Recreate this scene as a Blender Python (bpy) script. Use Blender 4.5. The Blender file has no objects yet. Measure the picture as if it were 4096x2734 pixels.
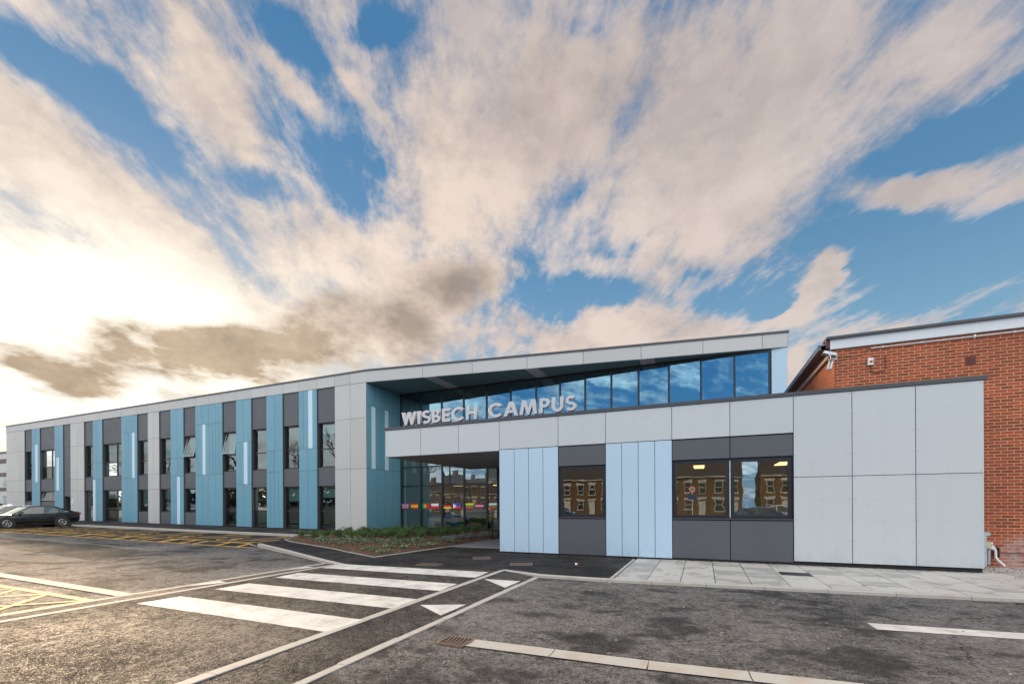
import bpy, bmesh, math, random
from mathutils import Vector, Matrix
random.seed(7)
S = bpy.context.scene
COL = S.collection
R = math.radians
PI = math.pi

# ------------------------------------------------------------------ nodes
class NT:
    def __init__(s, tree): s.t = tree; s.n = tree.nodes; s.l = tree.links
    def new(s, typ, **kw):
        n = s.n.new(typ)
        for k, v in kw.items(): setattr(n, k, v)
        return n
    def put(s, sock, v):
        if hasattr(v, 'links'): s.l.new(v, sock)
        elif v is not None: sock.default_value = v
    def math(s, op, a, b=None, c=None, clamp=False):
        n = s.new('ShaderNodeMath', operation=op); n.use_clamp = clamp
        s.put(n.inputs[0], a); s.put(n.inputs[1], b); s.put(n.inputs[2], c)
        return n.outputs[0]
    def vmath(s, op, a, b=None):
        n = s.new('ShaderNodeVectorMath', operation=op)
        s.put(n.inputs[0], a)
        if b is not None: s.put(n.inputs[1], b)
        return n.outputs['Value'] if op in ('DOT_PRODUCT', 'LENGTH', 'DISTANCE') else n.outputs[0]
    def noise(s, vec, scale, detail=4, rough=.55, dist=0, lac=2.0, out='Fac'):
        n = s.new('ShaderNodeTexNoise'); s.put(n.inputs['Vector'], vec)
        n.inputs['Scale'].default_value = scale; n.inputs['Detail'].default_value = detail
        n.inputs['Roughness'].default_value = rough; n.inputs['Distortion'].default_value = dist
        n.inputs['Lacunarity'].default_value = lac
        return n.outputs[out]
    def ramp(s, fac, stops, interp='LINEAR'):
        n = s.new('ShaderNodeValToRGB'); cr = n.color_ramp; cr.interpolation = interp
        while len(cr.elements) < len(stops): cr.elements.new(.5)
        for e, (p, c) in zip(cr.elements, stops):
            e.position = p; e.color = (c, c, c, 1) if isinstance(c, (int, float)) else (*c, 1)
        s.put(n.inputs[0], fac); return n.outputs[0]
    def mix(s, fac, a, b, blend='MIX'):
        n = s.new('ShaderNodeMix', data_type='RGBA', blend_type=blend)
        s.put(n.inputs[0], fac)
        s.put(n.inputs[6], (*a, 1) if isinstance(a, tuple) else a)
        s.put(n.inputs[7], (*b, 1) if isinstance(b, tuple) else b)
        return n.outputs[2]
    def mrange(s, v, a, b, c=0, d=1, smooth=False):
        n = s.new('ShaderNodeMapRange'); n.interpolation_type = 'SMOOTHSTEP' if smooth else 'LINEAR'
        s.put(n.inputs[0], v)
        for i, x in enumerate((a, b, c, d)): n.inputs[i + 1].default_value = x
        return n.outputs[0]
    def bump(s, h, strength, dist):
        n = s.new('ShaderNodeBump'); n.inputs['Strength'].default_value = strength
        n.inputs['Distance'].default_value = dist; s.put(n.inputs['Height'], h); return n.outputs[0]
    def sep(s, v):
        n = s.new('ShaderNodeSeparateXYZ'); s.put(n.inputs[0], v); return n.outputs
    def comb(s, x, y, z=0):
        n = s.new('ShaderNodeCombineXYZ'); s.put(n.inputs[0], x); s.put(n.inputs[1], y); s.put(n.inputs[2], z)
        return n.outputs[0]

def mat(name):
    m = bpy.data.materials.new(name); m.use_nodes = True
    T = NT(m.node_tree)
    b = m.node_tree.nodes['Principled BSDF']
    T.b = b; T.m = m
    T.pos = T.new('ShaderNodeNewGeometry').outputs['Position']
    T.obj = T.new('ShaderNodeTexCoord').outputs['Object']
    return T
def setp(T, **k):
    names = {'col': 'Base Color', 'rough': 'Roughness', 'metal': 'Metallic', 'norm': 'Normal', 'spec': 'Specular IOR Level', 'coat': 'Coat Weight'}
    for a, v in k.items():
        s = T.b.inputs[names[a]]
        if isinstance(v, tuple): v = (*v, 1)
        T.put(s, v)
    return T.m

def plain(name, col, rough=.5, metal=0, var=.06, nscale=6, spec=.5, bump=0, coat=0):
    T = mat(name)
    n = T.noise(T.pos, nscale, 5, .6)
    f = T.mrange(n, .3, .7, 1 - var, 1 + var)
    c = T.vmath('SCALE', tuple(col)); sn = T.n[-1] if False else None
    v = T.new('ShaderNodeVectorMath', operation='SCALE'); v.inputs[0].default_value = col; T.put(v.inputs['Scale'], f)
    setp(T, col=v.outputs[0], rough=rough, metal=metal, spec=spec)
    if coat: setp(T, coat=coat)
    if bump: setp(T, norm=T.bump(T.noise(T.pos, 90, 3), bump, .004))
    return T.m

def panelmat(name, col, rough=.42, var=.05):
    """coated fibre-cement / aluminium cladding: each board a hair different, faint rain streaks"""
    T = mat(name)
    g = T.new('ShaderNodeNewGeometry')
    isl = T.mrange(g.outputs['Random Per Island'], 0, 1, 1 - var, 1 + var)
    sx = T.vmath('MULTIPLY', T.pos, (3.0, 3.0, .35))
    st = T.mrange(T.noise(sx, 1.6, 6, .65), .25, .75, .982, 1.018)
    fi = T.mrange(T.noise(T.pos, 60, 2, .5), .3, .7, .985, 1.015)
    spl = T.math('MULTIPLY', T.mrange(T.sep(T.pos)[2], .12, .65, 1, 0, True), T.mrange(T.noise(T.vmath('MULTIPLY', T.pos, (1, 1, .5)), 5, 6, .7), .42, .66, 0, .13))
    f = T.math('MULTIPLY', T.math('MULTIPLY', T.math('MULTIPLY', isl, st), fi), T.math('SUBTRACT', 1, spl))
    v = T.new('ShaderNodeVectorMath', operation='SCALE'); v.inputs[0].default_value = col; T.put(v.inputs['Scale'], f)
    rr = T.mrange(T.noise(T.pos, 1.3, 4), .3, .7, rough - .06, rough + .08)
    setp(T, col=v.outputs[0], rough=rr, norm=T.bump(T.noise(T.pos, .9, 2), .07, .05))
    return T.m

M = {}
M['grey_panel'] = panelmat('grey_panel', (.46, .46, .435))
M['grey_light'] = panelmat('grey_light_panel', (.485, .515, .52), rough=.32, var=.035)
M['blue_panel'] = panelmat('blue_panel', (.125, .30, .385))
M['pale_panel'] = panelmat('pale_blue_panel', (.42, .56, .67), var=.03)
M['strip'] = panelmat('ice_blue_strip', (.52, .68, .76), var=.02)
M['spandrel'] = panelmat('charcoal_panel', (.080, .085, .094), rough=.5)
M['backing'] = plain('black_backing', (.012, .012, .013), .8)
M['frame'] = plain('black_frame', (.016, .016, .018), .35)
M['reveal'] = plain('reveal_grey', (.055, .058, .064), .45)
M['coping'] = plain('dark_coping', (.055, .056, .06), .4)
M['soffit'] = panelmat('soffit_boards', (.20, .34, .38), rough=.5)
M['soffit_light'] = panelmat('soffit_light_board', (.78, .84, .88), rough=.5)
M['canopy_soffit'] = panelmat('canopy_soffit', (.33, .36, .40), rough=.5)
M['plinth'] = plain('plinth_black', (.02, .02, .02), .8, bump=.3)
M['roof'] = plain('roof_membrane', (.12, .12, .13), .8)
M['white_paint'] = plain('white_upvc', (.72, .74, .76), .4)
M['white_board'] = panelmat('white_fascia_board', (.62, .66, .68), rough=.5, var=.0)
M['cable'] = plain('black_cable', (.02, .02, .02), .5)
M['galv'] = plain('galvanised', (.42, .46, .47), .45, .5, var=.2, nscale=20)
M['inner_wall'] = plain('inner_wall', (.58, .66, .65), .7)
M['inner_dark'] = plain('inner_dark', (.06, .08, .09), .7)
M['inner_floor'] = plain('inner_floor', (.26, .29, .29), .35)
M['desk'] = plain('teal_desk', (.03, .12, .15), .5)
M['olive'] = plain('olive_fabric', (.10, .11, .02), .8)
M['blind'] = plain('window_blind', (.42, .50, .48), .7)
M['chrome'] = plain('brushed_steel', (.62, .62, .62), .28, .9, var=.05, nscale=30)
M['red'] = plain('signal_red', (.5, .015, .01), .4)
M['yellowp'] = plain('yellow_plate', (.6, .42, .02), .4)
M['cream'] = plain('cream_plastic', (.50, .46, .28), .5)
M['rust'] = plain('oxide_red_pipe', (.16, .045, .035), .6, var=.2)

def glassmat(name, tint, base, ior=1.5, k=1.5):
    m = bpy.data.materials.new(name); m.use_nodes = True
    T = NT(m.node_tree); T.n.remove(T.n['Principled BSDF']); out = T.n['Material Output']
    tr = T.new('ShaderNodeBsdfTransparent'); tr.inputs[0].default_value = (*tint, 1)
    gl = T.new('ShaderNodeBsdfGlossy'); gl.inputs['Roughness'].default_value = 0.0
    gl.inputs['Color'].default_value = (.86, .97, .95, 1)
    pos = T.new('ShaderNodeNewGeometry').outputs['Position']
    isl = T.new('ShaderNodeNewGeometry').outputs['Random Per Island']
    rv = T.comb(T.math('MULTIPLY', T.math('SUBTRACT', T.math('FRACT', T.math('MULTIPLY', isl, 17.3)), .5), .022), 0, T.math('MULTIPLY', T.math('SUBTRACT', isl, .5), .03))
    T.put(gl.inputs['Normal'], T.vmath('NORMALIZE', T.vmath('ADD', T.bump(T.noise(pos, 1.3, 2), .085, .018), rv)))
    fr = T.new('ShaderNodeFresnel'); fr.inputs['IOR'].default_value = ior
    f = T.math('ADD', T.math('MULTIPLY', fr.outputs[0], k), base, clamp=True)
    mx = T.new('ShaderNodeMixShader'); T.put(mx.inputs[0], f)
    T.l.new(tr.outputs[0], mx.inputs[1]); T.l.new(gl.outputs[0], mx.inputs[2]); T.l.new(mx.outputs[0], out.inputs[0])
    return m
M['glass'] = glassmat('window_glass', (.62, .72, .70), .22)
M['glass_wing'] = glassmat('wing_glass', (.60, .78, .74), .06, k=1.1)
M['glass_high'] = glassmat('clerestory_glass', (.35, .45, .48), .30)
M['glass_high'].node_tree.nodes['Glossy BSDF'].inputs[0].default_value = (.44, .74, .85, 1)
M['glass_lobby'] = glassmat('lobby_glass', (.78, .88, .86), .15)
M['glass_clear'] = glassmat('screen_glass', (.8, .85, .85), .05)
M['car_glass'] = glassmat('car_glass', (.10, .15, .15), .26)

def lampmat(name, col, e):
    T = mat(name); T.b.inputs['Emission Color'].default_value = (*col, 1); T.b.inputs['Emission Strength'].default_value = e
    return T.m
M['lamp'] = lampmat('warm_lamp', (1, .60, .25), 1.4)
M['lamp_tube'] = plain('lamp_tube', (.75, .72, .66), .3)

# asphalt ----------------------------------------------------------
def asphalt(name, lo, hi, damp, damp_amt=.5, grain=1.0, rough=.62, gscale=60, thr=.5):
    """stone-speckled asphalt; damp darker blotches with ragged edges"""
    T = mat(name)
    p = T.pos
    v = T.new('ShaderNodeTexVoronoi'); T.put(v.inputs['Vector'], p); v.inputs['Scale'].default_value = gscale
    rnd = T.sep(v.outputs['Color'])[0]
    stone = T.mrange(v.outputs['Distance'], .15, .6, 1, 0)
    grainf = T.math('MULTIPLY', stone, T.mrange(rnd, .2, .9, .05, 1.5))
    big = T.noise(p, .45, 5, .6)
    mid = T.noise(T.vmath('MULTIPLY', p, (1, 1.25, 1)), 1.1, 8, .68, .3)
    fine = T.noise(p, 22, 5, .8)
    sp = T.noise(p, 6, 5, .75)
    f = T.math('ADD', T.math('MULTIPLY', grainf, .55 * grain), T.math('MULTIPLY', T.mrange(fine, .38, .62, 0, 1), .35 * grain))
    f = T.math('ADD', f, T.mrange(sp, .35, .65, -.10, .14))
    f = T.math('ADD', f, T.mrange(big, .3, .7, -.12, .12))
    f = T.math('MULTIPLY', f, 1.0, clamp=True)
    c = T.mix(f, lo, hi)
    dm = T.mrange(T.math('ADD', T.math('MULTIPLY', mid, .65), T.math('MULTIPLY', big, .35)), thr - .05, thr + .05, 1, 0)
    fringe = T.mrange(T.math('ADD', dm, T.math('MULTIPLY', T.math('SUBTRACT', fine, .5), 2.2)), .3, .7, 0, damp_amt)
    c = T.mix(fringe, c, damp)
    pd = T.vmath('ADD', p, T.vmath('MULTIPLY', T.vmath('SUBTRACT', T.noise(p, 1.6, 6, .65, out='Color'), (.5, .5, .5)), (.9, .9, 0)))
    ve = T.new('ShaderNodeTexVoronoi', feature='DISTANCE_TO_EDGE'); T.put(ve.inputs['Vector'], T.vmath('MULTIPLY', pd, (1, 1, 0))); ve.inputs['Scale'].default_value = .30
    crack = T.math('MULTIPLY', T.mrange(ve.outputs['Distance'], .0015, .006, 1, 0), T.mrange(T.noise(p, .5, 3), .50, .56, 0, .7))
    c = T.mix(crack, c, (.015, .015, .015))
    vs = T.new('ShaderNodeTexVoronoi'); T.put(vs.inputs['Vector'], T.vmath('MULTIPLY', pd, (1, 1, 0))); vs.inputs['Scale'].default_value = .9
    spot = T.math('MULTIPLY', T.mrange(vs.outputs['Distance'], .04, .12, 1, 0, True), T.math('GREATER_THAN', T.sep(vs.outputs['Color'])[1], .62))
    c = T.mix(T.math('MULTIPLY', spot, .6), c, (.018, .018, .02))
    h = T.math('ADD', grainf, T.math('MULTIPLY', fine, .8))
    setp(T, col=c, rough=T.mrange(f, .1, .8, rough + .25, rough - .17), norm=T.bump(h, .9 * grain, .012), spec=T.mrange(f, .1, .8, .08, .48))
    return T.m
M['asphalt'] = asphalt('asphalt', (.018, .018, .019), (.42, .395, .37), (.026, .026, .028), .78, gscale=88, thr=.46)
M['asphalt_table'] = asphalt('asphalt_crossing', (.012, .012, .013), (.20, .185, .17), (.022, .022, .024), .55, thr=.48, gscale=82)
M['asphalt_pave'] = asphalt('asphalt_pavement', (.024, .022, .022), (.085, .078, .074), (.018, .018, .019), .75, .7, .55, 110, thr=.48)
M['asphalt_bay'] = asphalt('asphalt_new', (.018, .018, .020), (.06, .06, .062), (.02, .02, .022), .4, .8, .6)
M['asphalt_old'] = asphalt('asphalt_patch', (.03, .03, .028), (.13, .125, .11), (.05, .05, .045), .4, .8, .6)
M['concrete_patch'] = asphalt('concrete_patch', (.15, .135, .115), (.30, .27, .23), (.16, .15, .13), .4, .6, .6)

def concrete(name, col, dirt, scale=1.0, damt=.5):
    T = mat(name)
    n1 = T.noise(T.pos, 3 * scale, 6, .65); n2 = T.noise(T.pos, 45, 4, .7)
    c = T.mix(T.mrange(n1, .45, .7, 0, damt, True), col, dirt)
    c = T.mix(T.mrange(n2, .35, .7, 0, .35), c, tuple(x * .72 for x in col))
    setp(T, col=c, rough=.75, norm=T.bump(n2, .35, .004)); return T.m
M['kerb'] = concrete('kerb_concrete', (.42, .40, .355), (.34, .235, .15))
M['kerb_strip'] = concrete('kerb_strip_concrete', (.42, .40, .36), (.22, .20, .175))
def white_paint():
    T = mat('road_white_paint')
    n1 = T.noise(T.pos, 2.2, 7, .7, .3); n2 = T.noise(T.pos, 55, 5, .8); n3 = T.noise(T.vmath('MULTIPLY', T.pos, (.6, 5, 1)), 2.5, 6, .7)
    c = T.mix(T.mrange(n1, .42, .66, 0, .75), (.62, .60, .56), (.40, .375, .34))
    c = T.mix(T.mrange(n3, .5, .7, 0, .45), c, (.33, .31, .28))
    wear = T.mrange(T.math('ADD', T.math('MULTIPLY', n2, .6), T.math('MULTIPLY', n1, .5)), .60, .68, 0, .85)
    c = T.mix(wear, c, (.10, .095, .09))
    setp(T, col=c, rough=.7, norm=T.bump(n2, .5, .004)); return T.m
M['road_white'] = white_paint()
def yellow_paint():
    T = mat('road_yellow_paint')
    n = T.noise(T.pos, 30, 5, .75)
    c = T.mix(T.mrange(n, .4, .68, 0, .75), (.72, .42, .07), (.30, .20, .09))
    setp(T, col=c, rough=.7); return T.m
M['road_yellow'] = yellow_paint()

def paving():
    T = mat('paving_slabs')
    g = T.new('ShaderNodeNewGeometry'); r = g.outputs['Random Per Island']
    n1 = T.noise(T.pos, 2.0, 6, .6, .6); n2 = T.noise(T.pos, 60, 3, .7)
    c = T.mix(T.mrange(r, 0, 1, 0, 1), (.50, .485, .44), (.42, .41, .38))
    damp = T.mrange(T.math('ADD', n1, T.mrange(r, 0, 1, -.10, .08)), .50, .545, 0, .55, True)
    c = T.mix(damp, c, (.22, .22, .205))
    c = T.mix(T.mrange(n2, .4, .7, 0, .3), c, (.26, .25, .23))
    setp(T, col=c, rough=.6, norm=T.bump(n2, .2, .003)); return T.m
M['slab'] = paving()
M['joint'] = plain('slab_joint', (.07, .065, .055), .9)

def brick(name, a, b, mortar, stain=True):
    T = mat(name)
    g = T.new('ShaderNodeNewGeometry')
    P = T.sep(T.pos); N = T.sep(g.outputs['Normal'])
    side = T.math('GREATER_THAN', T.math('ABSOLUTE', N[0]), .6)
    u = T.math('ADD', T.math('MULTIPLY', P[0], T.math('SUBTRACT', 1, side)), T.math('MULTIPLY', P[1], side))
    uv = T.comb(u, P[2])
    br = T.new('ShaderNodeTexBrick'); T.put(br.inputs['Vector'], uv)
    br.inputs['Scale'].default_value = 1; br.inputs['Mortar Size'].default_value = .009
    br.inputs['Mortar Smooth'].default_value = .15; br.inputs['Bias'].default_value = 0
    br.inputs['Brick Width'].default_value = .225; br.inputs['Row Height'].default_value = .075
    br.offset = .5
    br.inputs['Color1'].default_value = (*a, 1); br.inputs['Color2'].default_value = (*b, 1); br.inputs['Mortar'].default_value = (*mortar, 1)
    n = T.noise(T.pos, 45, 4, .7); nb = T.noise(T.pos, 1.1, 5, .6)
    c = T.mix(T.mrange(n, .35, .7, 0, .35), br.outputs['Color'], tuple(x * .55 for x in a))
    c = T.mix(T.mrange(nb, .4, .7, 0, .3), c, tuple(x * .7 for x in b))
    if stain:   # lime bloom low on the wall
        d = T.vmath('DISTANCE', T.vmath('MULTIPLY', T.pos, (1, 1, 1.2)), (6.75, 14.05, .45))
        k = T.math('MULTIPLY', T.mrange(d, .1, .62, 1, 0, True), T.mrange(T.noise(T.pos, 9, 5, .7), .35, .6, 0, .85))
        c = T.mix(k, c, (.45, .40, .38))
    if not stain:
        oi = T.new('ShaderNodeObjectInfo'); c = T.mix(T.mrange(oi.outputs['Random'], 0, 1, 0, .6), c, (.20, .13, .075))
    setp(T, col=c, rough=.85, norm=T.bump(T.math('ADD', T.math('MULTIPLY', br.outputs['Fac'], -1), T.math('MULTIPLY', n, .25)), .8, .012))
    return T.m
M['brick'] = brick('red_brick', (.44, .085, .032), (.22, .042, .020), (.58, .37, .20))
M['brick_house'] = brick('terrace_brick', (.27, .125, .055), (.19, .08, .035), (.32, .24, .16), False)
M['tile'] = plain('roof_tiles', (.06, .04, .035), .8, var=.3, nscale=9)

def bark():
    T = mat('bark_mulch')
    v = T.new('ShaderNodeTexVoronoi'); T.put(v.inputs['Vector'], T.vmath('MULTIPLY', T.pos, (1, 1.6, 1))); v.inputs['Scale'].default_value = 32
    r = T.sep(v.outputs['Color'])
    c = T.ramp(r[0], [(0, (.035, .014, .008)), (.5, (.085, .040, .022)), (.85, (.16, .078, .042)), (1, (.30, .18, .10))])
    setp(T, col=c, rough=.9, norm=T.bump(r[1], 1, .03)); return T.m
M['bark'] = bark()
def leafmat(name, cols, rough=.45):
    T = mat(name)
    g = T.new('ShaderNodeNewGeometry'); oi = T.new('ShaderNodeObjectInfo')
    r = T.math('FRACT', T.math('ADD', g.outputs['Random Per Island'], T.math('MULTIPLY', oi.outputs['Random'], .37)))
    c = T.ramp(r, [(i / (len(cols) - 1), cc) for i, cc in enumerate(cols)])
    setp(T, col=c, rough=rough)
    T.b.inputs['Subsurface Weight'].default_value = 0.0
    return T.m
M['leaf_green'] = leafmat('laurel_leaf', [(.014, .035, .010), (.035, .085, .018), (.06, .135, .025), (.13, .21, .045)])
M['leaf_low'] = leafmat('groundcover_leaf', [(.03, .055, .022), (.06, .10, .04), (.20, .24, .13), (.09, .13, .05)])
M['leaf_silver'] = leafmat('silver_leaf', [(.14, .17, .14), (.22, .26, .23), (.30, .34, .30)], .8)
M['dead_leaf'] = leafmat('dead_leaf', [(.05, .02, .012), (.16, .07, .03), (.28, .14, .05), (.10, .05, .03)], .8)
M['stem'] = plain('stem', (.06, .05, .03), .8)
M['barkw'] = plain('tree_bark', (.05, .042, .035), .9)
M['far_grass'] = plain('verge_grass', (.05, .075, .025), .9, var=.3, nscale=3)

# ------------------------------------------------------------------ mesh building
def worldloc(o):
    v = Vector((0, 0, 0))
    while o is not None: v = v + Vector(o.location); o = o.parent
    return v
def GZ(x): return .0098 * (min(max(-16 - x, 0), 44))
class MB:
    def __init__(s): s.v = []; s.f = []; s.mi = []; s.smooth = False
    def face(s, pts, m=0):
        b = len(s.v); s.v += [tuple(p) for p in pts]; s.f.append(tuple(range(b, b + len(pts)))); s.mi.append(m)
    def box(s, x0, x1, y0, y1, z0, z1, m=0):
        b = len(s.v)
        s.v += [(x, y, z) for z in (z0, z1) for y in (y0, y1) for x in (x0, x1)]
        for q in ((0, 2, 3, 1), (4, 5, 7, 6), (0, 1, 5, 4), (2, 6, 7, 3), (0, 4, 6, 2), (1, 3, 7, 5)):
            s.f.append(tuple(b + i for i in q)); s.mi.append(m)
    def obox(s, c, u, v, w, m=0):
        """box with centre c and half-vectors u,v,w"""
        c, u, v, w = map(Vector, (c, u, v, w)); b = len(s.v)
        s.v += [tuple(c + u * i + v * j + w * k) for k in (-1, 1) for j in (-1, 1) for i in (-1, 1)]
        for q in ((0, 2, 3, 1), (4, 5, 7, 6), (0, 1, 5, 4), (2, 6, 7, 3), (0, 4, 6, 2), (1, 3, 7, 5)):
            s.f.append(tuple(b + i for i in q)); s.mi.append(m)
    def prism(s, poly, z0, z1, m=0, zf=None):
        n = len(poly); b = len(s.v)
        g = zf or (lambda x, y: 0)
        s.v += [(x, y, z0 + g(x, y)) for x, y in poly] + [(x, y, z1 + g(x, y)) for x, y in poly]
        s.f.append(tuple(b + i for i in range(n))[::-1]); s.mi.append(m)
        s.f.append(tuple(b + n + i for i in range(n))); s.mi.append(m)
        for i in range(n):
            j = (i + 1) % n; s.f.append((b + i, b + j, b + n + j, b + n + i)); s.mi.append(m)
    def tube(s, path, r, seg=8, m=0, caps=True):
        P = [Vector(p) for p in path]; rr = r if isinstance(r, (list, tuple)) else [r] * len(P)
        rings = []
        up = Vector((0, 0, 1))
        for i, p in enumerate(P):
            d = (P[min(i + 1, len(P) - 1)] - P[max(i - 1, 0)]).normalized()
            a = d.cross(up)
            if a.length < .05: a = d.cross(Vector((1, 0, 0)))
            a.normalize(); c = a.cross(d).normalized()
            b = len(s.v)
            s.v += [tuple(p + (a * math.cos(2 * PI * k / seg) + c * math.sin(2 * PI * k / seg)) * rr[i]) for k in range(seg)]
            rings.append(b)
        for b0, b1 in zip(rings, rings[1:]):
            for k in range(seg):
                s.f.append((b0 + k, b0 + (k + 1) % seg, b1 + (k + 1) % seg, b1 + k)); s.mi.append(m)
        if caps:
            s.f.append(tuple(rings[0] + k for k in range(seg))); s.mi.append(m)
            s.f.append(tuple(rings[-1] + k for k in range(seg))[::-1]); s.mi.append(m)
    def build(s, name, mats, parent=None, label=None, warp=None, smooth=False, keep=False):
        me = bpy.data.meshes.new(name)
        off = worldloc(parent) if (parent is not None and not keep) else Vector((0, 0, 0))
        vs = [warp(*v) for v in s.v] if warp else s.v
        me.from_pydata([(v[0] - off.x, v[1] - off.y, v[2] - off.z) for v in vs], [], s.f)
        for m in (mats if isinstance(mats, (list, tuple)) else [mats]): me.materials.append(m)
        me.polygons.foreach_set('material_index', s.mi)
        me.update()
        bm = bmesh.new(); bm.from_mesh(me); bmesh.ops.recalc_face_normals(bm, faces=bm.faces); bm.to_mesh(me); bm.free()
        if smooth: me.polygons.foreach_set('use_smooth', [True] * len(me.polygons))
        o = bpy.data.objects.new(name, me); COL.objects.link(o)
        if parent is not None: o.parent = parent
        if label: o['label'] = label
        return o
def empty(name, loc, label, cat, group=None, rz=0):
    o = bpy.data.objects.new(name, None); COL.objects.link(o); o.location = loc; o.rotation_euler = (0, 0, rz)
    o.empty_display_size = .2
    return tag(o, label, cat, group)
def tag(o, label, cat, group=None, kind=None):
    if label: o['label'] = label
    if cat: o['category'] = cat
    if group: o['group'] = group
    if kind: o['kind'] = kind
    return o
def struct(o, label=None, cat=None):
    o['kind'] = 'structure'
    o['label'] = label or o.name.replace('_', ' '); o['category'] = cat or 'ground'
    return o
def copy_tree(o, parent=None):
    c = o.copy(); COL.objects.link(c)
    if parent is not None: c.parent = parent
    for ch in list(o.children): copy_tree(ch, c)
    return c
def recenter(o):
    """move a top-level mesh's origin to the middle of its base"""
    me = o.data
    xs = [v.co for v in me.vertices]
    c = Vector(((min(v.x for v in xs) + max(v.x for v in xs)) / 2, (min(v.y for v in xs) + max(v.y for v in xs)) / 2, min(v.z for v in xs)))
    me.transform(Matrix.Translation(-c)); o.location = Vector(o.location) + c
    return o

# ================================================================== GROUND
mb = MB()
xs = [-420, -60, -16, 420]; ys = [-300, 500]
for i in range(3):
    a, b = xs[i], xs[i + 1]
    mb.face([(a, ys[0], GZ(a)), (b, ys[0], GZ(b)), (b, ys[1], GZ(b)), (a, ys[1], GZ(a))])
struct(mb.build('ground', M['asphalt']), 'worn asphalt of the car park and road', 'ground')

def poly_sheet(name, polys, z, m, label, cat='road', zf=None):
    b = MB()
    for P in polys: b.face([(x, y, z + (zf(x, y) if zf else GZ(x))) for x, y in P])
    return struct(b.build(name, m), label, cat)

# new asphalt of the parking bays
poly_sheet('bay_surface', [[(-60, 11.35), (-16, 11.35), (-16, 15.86), (-60, 15.86)], [(-16, 11.35), (-15.45, 11.35), (-15.75, 12.1), (-16, 12.1)]], .004, M['asphalt_bay'], 'dark new asphalt of the parking bays', 'parking')
# pavement (asphalt footway), top at .06
PZ = .06
foot = [(-17.35, 15.9), (-17.05, 14.1), (-16.55, 12.25), (-15.45, 11.72), (-12.3, 10.42), (-9.55, 9.20), (-8.68, 8.86), (-4.15, 9.40), (-3.2, 9.12), (-1.9, 9.10), (-1.76, 9.10), (-1.70, 12.9), (-1.70, 22.6), (-17.35, 22.6)]
b = MB(); b.prism(foot, -.05, PZ)
struct(b.build('footway', M['asphalt_pave']), 'dark asphalt footway between crossing and entrance', 'pavement')
b = MB()
b.face([(-37.5, 15.96, PZ + .04 + GZ(-37.5)), (-17.35, 15.96, PZ + GZ(-17.35)), (-17.35, 19.7, PZ + GZ(-17.35)), (-37.5, 19.7, PZ + .04 + GZ(-37.5))])
b.face([(-60.5, 15.96, PZ + .06 + GZ(-60)), (-37.5, 15.96, PZ + .04 + GZ(-37.5)), (-37.5, 19.7, PZ + .04 + GZ(-37.5)), (-60.5, 19.7, PZ + .06 + GZ(-60))])
struct(b.build('wing_path', M['asphalt_pave']), 'asphalt path along the foot of the long wing', 'path')
# entrance paving
b = MB(); b.face([(-8.29, 13.93, PZ + .004), (-5.9, 13.97, PZ + .004), (-5.9, 18.6, PZ + .004), (-8.25, 18.6, PZ + .004)])
struct(b.build('entrance_path', plain('grey_entrance_paving', (.20, .205, .21), .7, var=.1, nscale=25)), 'light grey paved strip under the canopy', 'path')
b = MB(); b.box(-8.33, -5.9, 13.88, 13.925, PZ, PZ + .006)
struct(b.build('entrance_edging', M['kerb_strip']), 'thin concrete edging in front of the grey entrance paving', 'kerb')

# slabs in front of the block
b = MB(); b.face([(-1.70, 9.1, .035), (14, 10.5, .035), (14, 14.05, .035), (-1.70, 14.05, .035)])
struct(b.build('paving_bed', M['joint']), 'sandy joints under the paving slabs', 'pavement')
b = MB()
rowsf = [(0, .59), (.6, 1.16), (1.175, 1.935), (1.945, 2.715), (2.73, 3.40), (3.41, 4.2), (4.21, 5.0)]
x = -1.66; k = 0
while x < 13.5:
    for (a, c) in rowsf:
        y0 = 9.06 + .088 * (x + 2) + .09
        w = .615
        def Y(xx, t): return 9.15 + .088 * (xx + 2) * (1 - min(t / 3.4, 1)) + t
        if Y(x, c) > 14.05 and Y(x, a) > 14.0: continue
        e = random.uniform(-.0015, .0015)
        b.prism([(x, Y(x, a)), (x + w, Y(x + w, a)), (x + w, min(Y(x + w, c), 14.04)), (x, min(Y(x, c), 14.04))], .03, PZ + e)
    x += .63
struct(b.build('paving_slabs', M['slab']), 'pale grey concrete paving slabs in front of the panelled block', 'pavement')
b = MB(); b.box(-1.755, -1.70, 8.98, 12.5, .0, PZ + .006)
struct(b.build('paving_edging', M['kerb_strip']), 'thin edging between asphalt footway and slabs', 'kerb')

# crossing table and ramps
b = MB(); b.prism([(-8.68, -6), (-4.05, -6), (-4.15, 9.33), (-8.68, 8.86)], -.05, PZ - .0005)
struct(b.build('crossing_table', M['asphalt_table']), 'raised asphalt table carrying the zebra stripes', 'road')
b = MB()
b.face([(-9.35, -6, .003), (-8.68, -6, PZ - .002), (-8.68, 8.86, PZ - .002), (-9.35, 9.1, .003)])
b.face([(-4.03, -6, PZ - .002), (-3.30, -6, .003), (-3.25, 9.06, .003), (-4.18, 9.33, PZ - .002)])
struct(b.build('crossing_ramps', M['asphalt_table']), 'asphalt ramps on both sides of the crossing table', 'road')

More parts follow.
